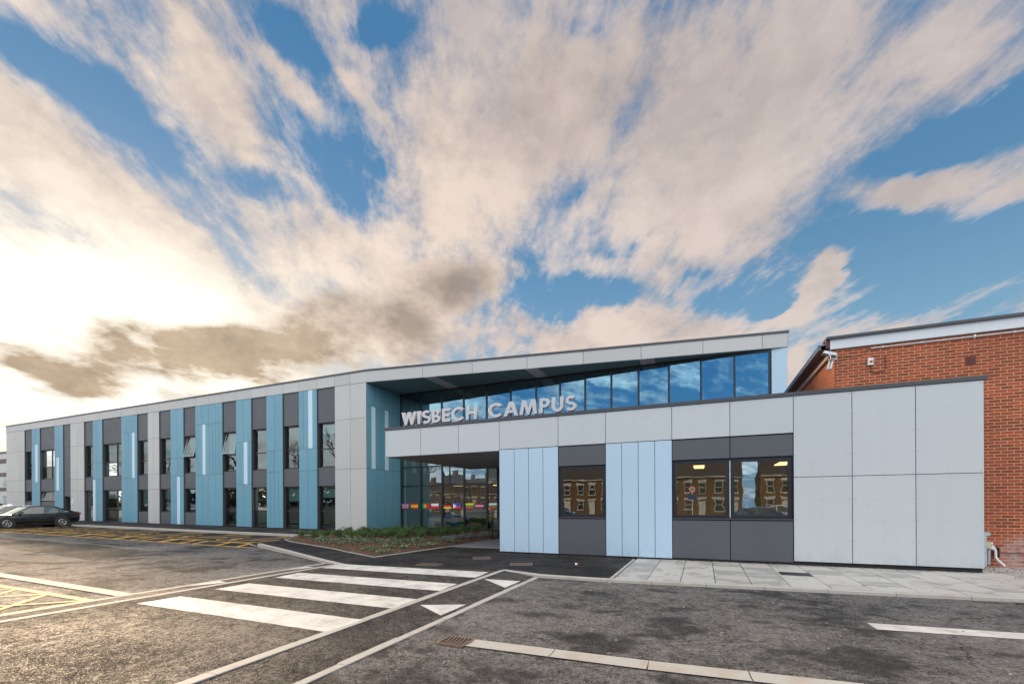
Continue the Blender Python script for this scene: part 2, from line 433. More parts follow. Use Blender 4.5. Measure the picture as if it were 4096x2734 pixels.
# ---- kerbs: each run one thing
def kerb_run(name, pts, w, z0, z1a, z1b, m, label, seg=.915, gap=.008, group=None):
    b = MB()
    P = [Vector((p[0], p[1], 0)) for p in pts]
    tot = sum((q - p).length for p, q in zip(P, P[1:])); acc = 0
    for p, q in zip(P, P[1:]):
        d = q - p; L = d.length; d.normalize(); nrm = Vector((-d.y, d.x, 0)); n = max(1, round(L / seg)); s_ = L / n
        for i in range(n):
            a = p + d * (i * s_ + gap / 2); c = p + d * ((i + 1) * s_ - gap / 2)
            za = z1a + (z1b - z1a) * (acc + i * s_) / tot; zb = z1a + (z1b - z1a) * (acc + (i + 1) * s_) / tot
            j = random.uniform(-.002, .002); bv = .012
            sec = [(0, z0), (0, -bv), (bv, 0), (w - .003, 0), (w, z0)]
            def ring(pt, zt):
                return [(*(pt + nrm * s2[0]).xy, (z0 if s2[1] == z0 else zt + s2[1]) + GZ(pt.x) + j) for s2 in sec]
            r0, r1 = ring(a, za), ring(c, zb); bb = len(b.v); b.v += r0 + r1
            for k in range(4): b.f.append((bb + k, bb + k + 1, bb + 5 + k + 1, bb + 5 + k)); b.mi.append(0)
            b.f.append(tuple(bb + k for k in range(5))); b.mi.append(0); b.f.append(tuple(bb + 9 - k for k in range(5))); b.mi.append(0)
        acc += L
    return struct(b.build(name, m), label, 'kerb')
kerb_run('kerb', [(-15.5, 11.72), (-12.4, 10.42), (-9.6, 9.19), (-8.45, 8.74)], .13, -.04, .135, .065, M['kerb'], 'raised kerb of the planting corner dropping to the zebra crossing')
kerb_run('kerb', [(-59, 15.83), (-17.2, 15.83)], .13, -.04, .135, .125, M['kerb'], 'long straight kerb between parking bays and the wing path')
kerb_run('kerb', [(-4.30, 9.42), (-3.25, 9.05), (-1.9, 9.03), (3, 9.45), (8, 9.95), (13, 10.4)], .125, -.04, .062, .072, M['kerb'], 'kerb along the front of the paving slabs')
kerb_run('kerb', [(-17.25, 14.3), (-16.72, 12.28), (-15.5, 11.75)], .06, -.04, .03, .03, M['kerb_strip'], 'flush edging at the corner of the last parking bay')
def strip_run(x0, x1, xb0, xb1, y0, y1, z, label):
    b = MB(); n = int((y1 - y0) / .915)
    for i in range(n):
        a = y0 + i * (y1 - y0) / n + .004; c = y0 + (i + 1) * (y1 - y0) / n - .004
        ta = (a - y0) / (y1 - y0); tc = (c - y0) / (y1 - y0)
        b.prism([(x0 + (xb0 - x0) * ta, a), (x1 + (xb1 - x1) * ta, a), (x1 + (xb1 - x1) * tc, c), (x0 + (xb0 - x0) * tc, c)], -.04, z + random.uniform(-.001, .001))
    struct(b.build('kerb_strip', M['kerb_strip']), label, 'kerb')
strip_run(-9.47, -9.34, -9.50, -9.36, -6, 9.12, .008, 'flush kerb strip at the foot of the ramp left of the zebra')
strip_run(-8.60, -8.47, -8.72, -8.58, -6, 8.86, PZ + .004, 'flush kerb strip at the head of the ramp left of the zebra')
strip_run(-4.03, -3.90, -4.32, -4.19, -6, 9.40, PZ + .004, 'flush kerb strip at the head of the ramp right of the zebra')
strip_run(-3.42, -3.27, -3.40, -3.25, -6, 9.05, .010, 'flush kerb strip at the foot of the ramp right of the zebra')

# ---- road markings
def marking(name, polys, m, label, zf, group=None):
    b = MB()
    for P in polys: b.face([(x, y, zf(x, y)) for x, y in P])
    o = b.build(name, m); struct(o, label, 'road marking')
    if group: o['group'] = group
    return o
def ragged(P, step=.12, amp=.006):
    out = []
    for (a, c) in zip(P, P[1:] + P[:1]):
        a = Vector(a); c = Vector(c); n = max(1, int((c - a).length / step)); nr = Vector((-(c - a).y, (c - a).x)).normalized()
        for i in range(n):
            q = a + (c - a) * i / n + (nr * random.uniform(-amp, amp) if i else Vector((0, 0))); out.append((q.x, q.y))
    return out
ztab = lambda x, y: PZ + .0035
for P, w in (([(-8.17, 4.11), (-4.18, 4.06), (-4.18, 4.68), (-8.12, 4.72)], 'nearest the camera'),
             ([(-8.20, 5.35), (-4.19, 5.345), (-4.23, 6.02), (-8.20, 6.01)], 'second from the camera'),
             ([(-8.33, 6.68), (-4.28, 6.75), (-4.34, 7.46), (-8.39, 7.37)], 'third from the camera'),
             ([(-8.50, 8.13), (-4.36, 8.23), (-4.42, 8.99), (-8.55, 8.84)], 'farthest from the camera')):
    marking('zebra_stripe', [ragged(P)], M['road_white'], 'white zebra crossing stripe ' + w, ztab, 'stripes of the zebra crossing')
zr = lambda x, y: .003 + (PZ - .005) * min(max((-3.28 - x) / (4.1 - 3.28), 0), 1) + .006
zl = lambda x, y: .003 + (PZ - .005) * min(max((x + 9.35) / (9.35 - 8.68), 0), 1) + .006
marking('ramp_triangle', [[(-3.985, 5.72), (-3.425, 6.16), (-3.425, 5.42)]], M['road_white'], 'white ramp triangle nearer the camera, right of the zebra', zr, 'ramp triangles')
marking('ramp_triangle', [[(-4.12, 8.15), (-3.425, 8.43), (-3.425, 7.66)]], M['road_white'], 'white ramp triangle beside the footway kerb, right of the zebra', zr, 'ramp triangles')
marking('ramp_triangle', [[(-9.32, 5.52), (-9.32, 6.18), (-8.72, 5.93)]], M['road_white'], 'white ramp triangle nearer the camera, left of the zebra', zl, 'ramp triangles')
marking('ramp_triangle', [[(-9.33, 7.76), (-9.33, 8.42), (-8.80, 8.20)]], M['road_white'], 'white ramp triangle near the planting corner, left of the zebra', zl, 'ramp triangles')
marking('lane_line', [ragged([(1.99, 7.24), (2.0, 6.92), (5.5, 7.25), (5.5, 7.55)], .2, .004), ], M['road_white'], 'white lane line on the asphalt at the right', lambda x, y: .005)

def linepoly(a, c, w):
    a = Vector(a); c = Vector(c); d = (c - a).normalized(); n = Vector((-d.y, d.x)) * w / 2
    L = (c - a).length; k = max(1, int(L / .6)); out = []
    for i in range(k):
        p = a + d * (L * i / k); q = a + d * (L * (i + 1) / k)
        out.append([tuple(p - n), tuple(q - n), tuple(q + n), tuple(p + n)])
    return out
class Lines:
    """painted lines; each painted a hair thicker than the last so none share a plane"""
    def __init__(s, z0): s.b = MB(); s.z = z0; s.k = 0
    def line(s, a, c, w):
        s.k += 1; dz = s.z + .0012 * (s.k % 5)
        for P in linepoly(a, c, w): s.b.face([(x, y, GZ(x) + dz) for x, y in P])
yl = Lines(.008)
y0, y1 = 11.43, 12.55
yl.line((-60, y0), (-15.35, y0), .11)
yl.line((-60, y1), (-17.0, y1), .10)
x = -17.35; bay = 0; syms = []
while x > -60:
    # slash pairs in the rear hatch
    yl.line((x + .75 + .35, y0), (x + .35, y1), .13)
    yl.line((x - 1.45 + .75 + .35, y0), (x - 1.45 + .35, y1), .13) if bay else None
    if bay % 2 == 0:
        # 1.2 m hatched strip between bays
        yl.line((x, y1), (x, 15.6), .10); yl.line((x - 1.2, y1), (x - 1.2, 15.6), .10)
        for t in (0, 1.2, 2.4): yl.line((x, y1 + t + .55), (x - 1.2, y1 + t - .1), .12)
        syms.append(x - 1.2 - 1.15)
        x -= 1.2
    else:
        x -= 2.3
    bay += 1
o = yl.b.build('bay_hatching', M['road_yellow']); struct(o, 'yellow hatched outlines of the accessible parking bays', 'road marking')
for i, sx in enumerate(syms[:6]):
    w = Lines(.008)
    cx, cy = sx, 13.7
    pts = [(cx + .42 * math.cos(a), cy - .25 + .42 * math.sin(a)) for a in [R(t) for t in range(150, 400, 25)]]
    for p, q in zip(pts, pts[1:]): w.line(p, q, .11)
    w.line((cx - .1, cy + .55), (cx - .05, cy - .05), .13); w.line((cx - .08, cy - .05), (cx + .38, cy - .05), .12)
    w.line((cx + .38, cy - .05), (cx + .55, cy - .6), .12); w.line((cx - .08, cy + .25), (cx + .3, cy + .25), .1)
    w.line((cx - .1, cy + .66), (cx - .1, cy + .86), .2)
    o = w.b.build('wheelchair_symbol', M['road_yellow'])
    struct(o, 'yellow painted wheelchair symbol in bay %s' % (['nearest the planting corner', 'second from the planting corner', 'third from the planting corner', 'fourth from the planting corner', 'fifth from the planting corner', 'sixth from the planting corner'][i]), 'road marking')
    o['group'] = 'wheelchair symbols in the bays'
# big yellow box bottom-left
w = Lines(.006)
w.line((-22, 4.36), (-9.42, 4.10), .13)
w.line((-9.50, 4.10), (-9.58, -2), .07)
for (a, c) in (((-10.9, 4.12), (-9.63, 2.87)), ((-9.55, 4.04), (-10.5, 3.10)), ((-12.15, 4.14), (-10.6, 2.7)), ((-10.95, 4.08), (-11.9, 3.15)), ((-13.5, 4.18), (-12.0, 2.7)), ((-12.25, 4.12), (-13.2, 3.2)), ((-10.5, 3.10), (-12.0, 1.6))):
    w.line(a, c, .10)
struct(w.b.build('yellow_box_marking', M['road_yellow']), 'yellow box marking at the lower left beside the kerb strip', 'road marking')

# ---- dished channel blocks and gully
def channel(pts, w, label, d=.04):
    b = MB(); P = [Vector((p[0], p[1])) for p in pts]
    for p, q in zip(P, P[1:]):
        dd = (q - p); L = dd.length; dd.normalize(); n = Vector((-dd.y, dd.x)); k = max(1, round(L / .915))
        for i in range(k):
            a = p + dd * (L * i / k + .005); c = p + dd * (L * (i + 1) / k - .005)
            sec = [(-w / 2, .014), (-w / 2 + .02, .014), (-w / 5, .008), (0, .006), (w / 5, .008), (w / 2 - .02, .014), (w / 2, .014)]
            for s0, s1 in zip(sec, sec[1:]):
                A = a + n * s0[0]; B = c + n * s0[0]; Cc = c + n * s1[0]; D = a + n * s1[0]
                b.face([(A.x, A.y, s0[1] + GZ(A.x)), (B.x, B.y, s0[1] + GZ(B.x)), (Cc.x, Cc.y, s1[1] + GZ(Cc.x)), (D.x, D.y, s1[1] + GZ(D.x))])
    return struct(b.build('drainage_channel', M['kerb'], smooth=False), label, 'drain')
channel([(-2.46, 4.50), (-.5, 4.54), (1.3, 4.66), (5, 4.85)], .25, 'dished concrete drainage channel running right from the iron gully grate')
channel([(-24, 5.15), (-14.9, 4.82), (-9.42, 4.58)], .25, 'dished concrete drainage channel at the left ending at the kerb strip')

g = empty('gully_grate', (-2.63, 4.48, .0), 'rusty iron gully grate with curved bars at the end of the channel', 'drain cover')
M['iron'] = plain('cast_iron', (.19, .13, .095), .55, .3, var=.3, nscale=25)
b = MB(); b.box(-2.80, -2.47, 4.33, 4.64, .002, .006); b.build('pit', M['backing'], g)
b = MB()
for r_ in ((-2.81, -2.46, 4.325, 4.35), (-2.81, -2.46, 4.62, 4.645), (-2.81, -2.785, 4.35, 4.62), (-2.485, -2.46, 4.35, 4.62)): b.box(r_[0], r_[1], r_[2], r_[3], .004, .018)
b.build('rim', M['iron'], g)
b = MB()
for i in range(6):
    xx = -2.762 + i * .046
    pts = [(xx + .016 * math.sin(t * PI * 1.2), 4.352 + .266 * t, .012) for t in [j / 6 for j in range(7)]]
    for p, q in zip(pts, pts[1:]): b.obox(((p[0] + q[0]) / 2 + .008, (p[1] + q[1]) / 2, .011), (.009, 0, 0), ((q[0] - p[0]) / 2, (q[1] - p[1]) / 2, 0), (0, 0, .005))
b.build('bars', M['iron'], g)

def manhole(cx, cy, w, h, rot, label, m, z=PZ):
    g = empty('manhole_cover', (cx, cy, z), label, 'manhole cover', 'manhole covers in the footway', rot)
    b = MB()
    for q in ((-w / 2, w / 2, -h / 2, -h / 2 + .03), (-w / 2, w / 2, h / 2 - .03, h / 2), (-w / 2, -w / 2 + .03, -h / 2 + .03, h / 2 - .03), (w / 2 - .03, w / 2, -h / 2 + .03, h / 2 - .03)): b.box(*q, .001, .008)
    b.build('frame', M['iron'], g, keep=True)
    b = MB(); b.box(-w / 2 + .035, w / 2 - .035, -h / 2 + .035, h / 2 - .035, .001, .005)
    b.build('lid', m, g, keep=True)
    b = MB(); n = 9
    for i in range(n):
        for j in range(max(3, int(n * h / w))):
            x_ = -w / 2 + .06 + (w - .12) * i / (n - 1); y_ = -h / 2 + .06 + (h - .12) * j / (max(3, int(n * h / w)) - 1)
            b.box(x_ - .016, x_ + .016, y_ - .012, y_ + .012, .0051, .009)
    b.build('tread', m, g, keep=True)['kind'] = 'stuff'
M['rusty'] = plain('rusty_cover', (.105, .078, .062), .7, .1, var=.35, nscale=20)
manhole(-6.40, 9.58, .58, .46, R(5), 'rusty manhole cover in the footway closest to the zebra stripes', M['rusty'])
manhole(-5.74, 11.24, .50, .50, R(30), 'rusty manhole cover in the footway farthest from the road', M['rusty'])
manhole(-4.22, 10.45, .56, .46, R(20), 'rusty manhole cover in the footway in front of the pale blue panels', M['rusty'])
M['dark_iron'] = plain('dark_iron', (.05, .05, .052), .5, .4)
g = empty('drain_cover', (1.82, 11.15, PZ), 'dark ribbed metal drain cover set into the paving slabs', 'drain cover')
b = MB(); b.box(-.29, .29, -.23, .23, .001, .006); b.build('frame', M['dark_iron'], g, keep=True)
b = MB()
for i in range(14): b.box(-.26 + i * .038, -.242 + i * .038, -.2, .2, .0061, .011)
b.build('ribs', M['dark_iron'], g, keep=True)

# ---- old patches at left
def patch(name, P, m, label, z): poly_sheet(name, [ragged(P, .7, .07)], z, m, label, 'road')
patch('concrete_patch', [(-24.6, 7.55), (-20.1, 7.38), (-20.0, 6.72), (-25.5, 6.6)], M['concrete_patch'], 'pale concrete patch in the asphalt at the left edge', .0045)
patch('concrete_patch', [(-18.7, 7.28), (-15.9, 6.95), (-16.6, 6.35), (-20, 6.0), (-21, 6.5)], M['concrete_patch'], 'pale concrete patch nearer the middle of the car park', .006)
patch('asphalt_patch', [(-30, 9.6), (-21.5, 9.5), (-17.3, 9.0), (-16.6, 7.6), (-16.2, 7.1), (-18.6, 7.35), (-20.2, 7.5), (-24.6, 7.7), (-31, 8.0)], M['asphalt_old'], 'dark old asphalt patch across the car park', .003)
patch('concrete_patch', [(-33, 10.35), (-24, 9.95), (-17.3, 9.5), (-17.5, 9.2), (-21.5, 9.6), (-33, 9.75)], M['concrete_patch'], 'long pale concrete strip across the car park', .0075)

# ================================================================== PLANTING BED
bedP = [(-16.9, 14.1), (-15.8, 13.42), (-11.95, 11.85), (-10.62, 11.16), (-8.76, 10.30), (-8.60, 11.65), (-8.36, 13.9), (-8.36, 17.4), (-8.5, 22.35), (-17.1, 22.35), (-17.2, 19.45), (-19.3, 19.4), (-18.6, 16.2)]
cen = (-11.8, 16.2)
b = MB()
rings = []
for t, z in ((1, .07), (.93, .10), (.7, .13), (.35, .15)):
    rings.append([(cen[0] + (x - cen[0]) * t, cen[1] + (y - cen[1]) * t, z) for x, y in bedP])
n = len(bedP)
for r0, r1 in zip(rings, rings[1:]):
    for i in range(n): b.face([r0[i], r0[(i + 1) % n], r1[(i + 1) % n], r1[i]])
b.face(rings[-1])
struct(b.build('planting_bed', M['bark']), 'brown bark mulch of the planting bed', 'soil')
b = MB()
for p, q in zip(bedP[:8], bedP[1:8]):
    a = Vector(p); c = Vector(q); d = (c - a).normalized(); nn = Vector((-d.y, d.x)) * .02; mid = (a + c) / 2
    b.obox((mid.x, mid.y, .055), ((c - a).x / 2, (c - a).y / 2, 0), (nn.x, nn.y, 0), (0, 0, .025))
a, c = Vector(bedP[0]), Vector(bedP[-1]); mid = (a + c) / 2; d = (c - a)
b.obox((mid.x, mid.y, .05), (d.x / 2, d.y / 2, 0), (.02, 0.01, 0), (0, 0, .025))
struct(b.build('bed_edging', M['kerb_strip']), 'thin pale edging round the planting bed', 'kerb')

def inside(x, y, P):
    r = False; j = len(P) - 1
    for i in range(len(P)):
        if (P[i][1] > y) != (P[j][1] > y) and x < (P[j][0] - P[i][0]) * (y - P[i][1]) / (P[j][1] - P[i][1]) + P[i][0]: r = not r
        j = i
    return r
def bedz(x, y): return .10
b = MB()
for i in range(9000):
    x = random.uniform(-19, -8.4); y = random.uniform(10.3, 19.5) if random.random() < .8 else random.uniform(10.3, 14)
    if not inside(x, y, bedP): continue
    s_ = random.uniform(.012, .035); a = random.uniform(0, PI); tz = random.uniform(-.5, .5)
    u = Vector((math.cos(a), math.sin(a), tz * .6)) * s_; v = Vector((-math.sin(a), math.cos(a), random.uniform(-.4, .4))) * s_ * .45
    t = max(abs((x - cen[0]) / 9), abs((y - cen[1]) / 6)); c = Vector((x, y, .15 - .055 * t * t + .012 if t < 1 else .1))
    b.face([c - u - v, c + u - v, c + u + v, c - u + v])
tag(b.build('bark_chips', leafmat('bark_chip', [(.04, .02, .012), (.09, .042, .022), (.18, .09, .05), (.34, .22, .13)], .85)), 'loose brown bark chips scattered over the bed', 'mulch', kind='stuff')

def leafclump(nleaf, rad, hgt, ls, up, kind):
    b = MB()
    stems = []
    ns = 9 if kind != 'silver' else 14
    for i in range(ns):
        a = random.uniform(0, 2 * PI); r_ = rad * random.uniform(.15, 1); h = hgt * random.uniform(.55, 1)
        stems.append((Vector((0.25 * r_ * math.cos(a), .25 * r_ * math.sin(a), 0)), Vector((r_ * math.cos(a), r_ * math.sin(a), h))))
    for i in range(nleaf):
        p, q = random.choice(stems); t = random.uniform(.25, 1) ** .8
        c = p.lerp(q, t) + Vector((random.gauss(0, .16 * rad), random.gauss(0, .16 * rad), random.gauss(0, .06 * hgt)))
        c.z = max(c.z, .01)
        d = (q - p).normalized() * up + Vector((random.uniform(-1, 1), random.uniform(-1, 1), random.uniform(-.2, .9)))
        d.normalize(); sd = d.cross(Vector((random.uniform(-1, 1), random.uniform(-1, 1), random.uniform(.2, 1)))).normalized()
        L = ls * random.uniform(.6, 1.3); W = L * (.34 if kind == 'green' else .62 if kind == 'low' else .2)
        nrm = d.cross(sd).normalized() * L * .12
        b.face([c, c + d * L * .5 + sd * W / 2 - nrm, c + d * L, c + d * L * .5 - sd * W / 2 - nrm])
    st = MB()
    for p, q in stems: st.tube([p, p.lerp(q, .5), q], [.006, .005, .003], 4, caps=False)
    return b, st
def shrub_proto(name, label, cat, kinds, leafm, args):
    protos = []
    for k in range(kinds):
        g = empty(name, (0, 0, 0), label, cat)
        lb, st = leafclump(*args)
        lb.build('foliage', leafm, g, keep=True); st.build('stem', M['stem'], g, keep=True)
        protos.append([g, False])
    return protos
def place(protos, pts, group, smin, smax, z=.12, labelf=None):
    for i, (x, y) in enumerate(pts):
        pr = protos[i % len(protos)]
        if not pr[1]: o = pr[0]; pr[1] = True
        else: o = copy_tree(pr[0])
        s_ = random.uniform(smin, smax)
        o.location = (x, y, z); o.scale = (s_ * random.uniform(.9, 1.15), s_ * random.uniform(.9, 1.15), s_); o.rotation_euler = (0, 0, random.uniform(0, 6.28))
        o['group'] = group
        if labelf: o['label'] = labelf(x, y)
green = [(-16.6, 14.7), (-16.1, 14.95), (-15.5, 15.1), (-15.9, 16.1), (-15.9, 16.9), (-14.2, 15.4), (-15.8, 17.5), (-13.7, 15.4), (-13.2, 15.3), (-12.9, 15.6), (-12.2, 15.3), (-11.6, 15.3), (-12.1, 16.3), (-11.2, 16.0), (-11.6, 16.9), (-11.3, 17.4), (-11.0, 17.8), (-11.0, 18.3), (-11.3, 19.5), (-10.9, 20.0), (-15.0, 18.2), (-15.1, 19.1), (-15.4, 17.7), (-15.6, 18.4), (-14.6, 16.3), (-13.9, 16.6), (-13.0, 16.9), (-14.3, 17.3), (-12.6, 18.0), (-13.4, 18.4), (-17.2, 16.2), (-16.6, 17.6), (-14.2, 20.2), (-12.6, 20.4), (-10.2, 17.4), (-10.4, 16.4), (-14.8, 15.2), (-15.0, 16.0), (-14.9, 17.0), (-13.4, 15.9), (-12.7, 16.2), (-11.9, 15.7), (-12.4, 17.2), (-13.8, 17.8), (-13.0, 19.2), (-14.8, 19.6), (-11.9, 18.8), (-11.8, 20.9), (-16.4, 15.8), (-17.0, 15.2), (-10.9, 15.6), (-10.3, 18.4)]
place(shrub_proto('leafy_shrub', 'small dark green leafy shrub in the middle of the mulched bed', 'shrub', 4, M['leaf_green'], (210, .25, .34, .085, .8, 'green')), green + [(random.uniform(-15.8, -10.2), random.uniform(15.4, 21)) for _ in range(34)], 'green shrubs in the planting bed', .7, 1.15)
low = [(-13.9, 13.3), (-14.1, 14.3), (-12.5, 13.1), (-13.4, 14.6), (-11.7, 12.9), (-10.0, 11.6), (-11.7, 13.5), (-11.3, 13.7), (-10.2, 12.4), (-9.1, 11.1), (-11.5, 14.2), (-9.7, 12.2), (-10.1, 13.1), (-10.6, 14.0), (-10.8, 14.5), (-10.2, 14.2), (-9.8, 14.4), (-9.3, 13.8), (-12.9, 13.4), (-13.3, 14.1), (-12.2, 13.9), (-14.9, 14.0), (-10.9, 13.2), (-12.3, 12.6), (-9.5, 13.2), (-12.8, 14.5), (-14.4, 13.8), (-9.3, 12.4)]
rs = random.Random(5)
while len(low) < 78:
    x, y = rs.uniform(-16.5, -8.8), rs.uniform(10.8, 15.6)
    if inside(x, y, bedP) and inside(x - .3, y - .35, bedP): low.append((x, y))
place(shrub_proto('groundcover_plant', 'low pale green variegated plant at the front of the mulched bed', 'plant', 3, M['leaf_low'], (80, .28, .09, .06, .3, 'low')), low, 'low plants at the front of the bed', .8, 1.3, .10)
silver = [(-9.6, 15.1), (-9.4, 15.4), (-9.4, 15.8), (-9.4, 16.2), (-9.3, 16.6), (-9.2, 17.0), (-8.95, 17.3), (-8.8, 17.6), (-8.7, 18.0), (-9.5, 15.6)]
place(shrub_proto('silver_shrub', 'low silvery grey shrub in the row beside the entrance paving', 'shrub', 2, M['leaf_silver'], (420, .22, .22, .045, 1.0, 'silver')), silver, 'silver shrubs beside the entrance', .85, 1.1, .10)

# ================================================================== WING (two storeys)
YL = 19.54
XC = -17.1
ZS, ZT = 8.354, 9.06
def warp(x, y, z):
    if z <= 0 or y > 40: return (x, y, z)
    d = max(0, -17.1 - x)
    return (x, y, z + .0098 * d * max(0, 1 - z / 8.354) * .86 - .0015 * d * max(0, (z - 8.354) / .7) * 1.0)
college = empty('college_building', (-17.1, 19.54, 0), 'long modern building clad in grey, blue and charcoal panels with flat roofed entrance block', 'building')

def panels(name, m, xs_, zs_, y, label=None, gap=.016, th=.012, parent=college, wf=warp, slope=None):
    """boards between the joint lines xs_ and zs_ on a plane facing the camera; backing shows in the joints"""
    b = MB()
    for i in range(len(xs_) - 1):
        for j in range(len(zs_) - 1):
            b.box(xs_[i] + gap / 2, xs_[i + 1] - gap / 2, y - th, y, zs_[j] + gap / 2, zs_[j + 1] - gap / 2)
    return b.build(name, m, parent, label, warp=wf)

# backing carcass
b = MB()
def carcass(b, x0, x1, y, holes, z0, z1):
    """thin dark wall with rectangular holes (x0,x1,z0,z1)"""
    xs_ = sorted({x0, x1, *[h[0] for h in holes], *[h[1] for h in holes]})
    for a, c in zip(xs_, xs_[1:]):
        cuts = sorted([(h[2], h[3]) for h in holes if h[0] <= a + 1e-6 and h[1] >= c - 1e-6])
        z = z0
        for u, v in cuts:
            if u > z: b.box(a, c, y, y + .25, z, u)
            z = v
        if z < z1: b.box(a, c, y, y + .25, z, z1)

# (kind, x0, x1, data)
Z1, Z2, Z3, Z4 = 2.653, 3.60, 6.40, 8.35   # lintel, sill, head, fascia
cols = [
 ('grey', -59.20, -55.76, [-57.9, -56.9], [2.65, 3.70, 6.42], None),
 ('bay', -55.76, -54.43, ['up', 'lowS']),
 ('blue', -54.43, -53.04, [-53.86, -53.42], [3.48, 6.93], (-53.86, -53.42, 3.48, 6.93)),
 ('bay', -53.04, -50.57, ['up2', 'lowS2']),
 ('blue', -50.57, -49.18, [-50.28, -49.85], [2.70, 5.60], (-50.28, -49.85, 2.70, 5.60)),
 ('bay', -49.18, -48.01, ['door']),
 ('grey', -48.01, -45.93, [-46.97], [2.65, 3.62, 6.40], None),
 ('bay', -45.93, -44.66, ['up', 'low']),
 ('blue', -44.66, -43.30, [-44.30, -43.9], [3.53, 4.87], (-44.66, -44.30, .12, 3.53)),
 ('bay', -43.30, -40.70, ['up2', 'low2']),
 ('blue', -40.70, -38.65, [-40.2, -39.70, -39.31, -38.97], [3.53, 7.03], (-39.31, -38.97, 3.53, 7.03)),
 ('bay', -38.65, -37.32, ['up', 'lowM']),
 ('grey', -37.32, -35.96, [-36.64], [2.65, 3.80, 6.40], None),
 ('bay', -35.96, -34.64, ['up', 'lowM']),
 ('blue', -34.64, -33.18, [-34.28, -33.93, -33.60], [3.53, 4.83], (-33.93, -33.60, .12, 3.53)),
 ('bay', -33.18, -31.88, ['upO', 'lowM']),
 ('blue', -31.88, -29.10, [-31.52, -31.15, -30.82, -30.46, -30.12, -29.78, -29.44], [3.57, 7.03], (-31.15, -30.82, 3.57, 7.03)),
 ('bay', -29.10, -27.77, ['upO', 'low']),
 ('blue', -27.77, -26.34, [-27.40, -27.06, -26.70], [2.86, 5.60], (-27.06, -26.70, 2.86, 5.60)),
 ('bay', -26.34, -24.97, ['up', 'low']),
 ('blue', -24.97, -23.56, [-24.62, -24.26, -23.93], [3.59, 4.89], (-23.93, -23.58, .12, 3.59)),
 ('bay', -23.56, -22.20, ['up', 'low']),
 ('blue', -22.20, -20.76, [-21.83, -21.46, -21.10], [3.59, 4.90], (-21.46, -21.10, 4.90, 8.35)),
 ('bay', -20.76, -19.38, ['up', 'low']),
 ('grey', -19.38, -17.10, [-18.24], [3.58, 6.40], None),
]
def window(x0, x1, z0, z1, trans=None, mull=None, y=YL + .2, opened=False, glass='glass_wing', wf=warp, parent=college, fw=.07, label=None, blind=True):
    f = MB(); d0, d1 = y - .03, y + .05
    f.box(x0, x0 + fw, d0, d1, z0, z1); f.box(x1 - fw, x1, d0, d1, z0, z1)
    f.box(x0 + fw, x1 - fw, d0, d1, z0, z0 + fw); f.box(x0 + fw, x1 - fw, d0, d1, z1 - fw, z1)
    mm = [x0 + fw] + ([mull - fw / 2, mull + fw / 2] if mull else []) + [x1 - fw]
    if mull: f.box(mull - fw / 2, mull + fw / 2, d0, d1, z0 + fw, z1 - fw)
    if trans:
        for a, c in zip(mm[::2], mm[1::2]): f.box(a, c, d0, d1, trans - fw / 2, trans + fw / 2)
    w = f.build('window', M['frame'], parent, label, warp=wf)
    zsp = [z0 + fw] + ([trans - fw / 2, trans + fw / 2] if trans else []) + [z1 - fw]
    g = MB(); op = MB(); of = MB()
    for a, c in zip(mm[::2], mm[1::2]):
        for k, (u, v) in enumerate(zip(zsp[::2], zsp[1::2])):
            if opened and k == (len(zsp) // 2 - 1):
                H = v - u; t = R(11)
                top = Vector((0, y, v)); bot = Vector((0, y - math.sin(t) * H, v - math.cos(t) * H))
                op.face([(a, bot.y, bot.z), (c, bot.y, bot.z), (c, top.y, top.z), (a, top.y, top.z)])
                for (p, q) in ((a, a + .04), (c - .04, c)):
                    of.obox(((p + q) / 2, (top.y + bot.y) / 2 - .012, (top.z + bot.z) / 2), (.02, 0, 0), (0, (bot.y - top.y) / 2, (bot.z - top.z) / 2), (0, .012, -.003))
                of.obox(((a + c) / 2, bot.y - .013, bot.z + .02), ((c - a) / 2, 0, 0), (0, 0, .022), (0, .01, 0))
            else:
                g.face([(a, y + .01, u), (c, y + .01, u), (c, y + .01, v), (a, y + .01, v)])
    if g.f: g.build('pane', M[glass], w, warp=wf)
    if op.f: op.build('opened_pane', M[glass], w, warp=wf); of.build('sash', M['galv'], w, warp=wf)
    return w
fasc_x = [-59.25, -57.31, -54.51, -52.5, -50.51, -48.2, -46.02, -43.8, -42.01, -40.7, -38.66, -37.36, -35.98, -34.56, -33.24, -31.9, -30.51, -29.09, -27.75, -26.34, -24.96, -23.55, -22.19, -20.75, -19.38, -18.26, -17.07]
holes = []
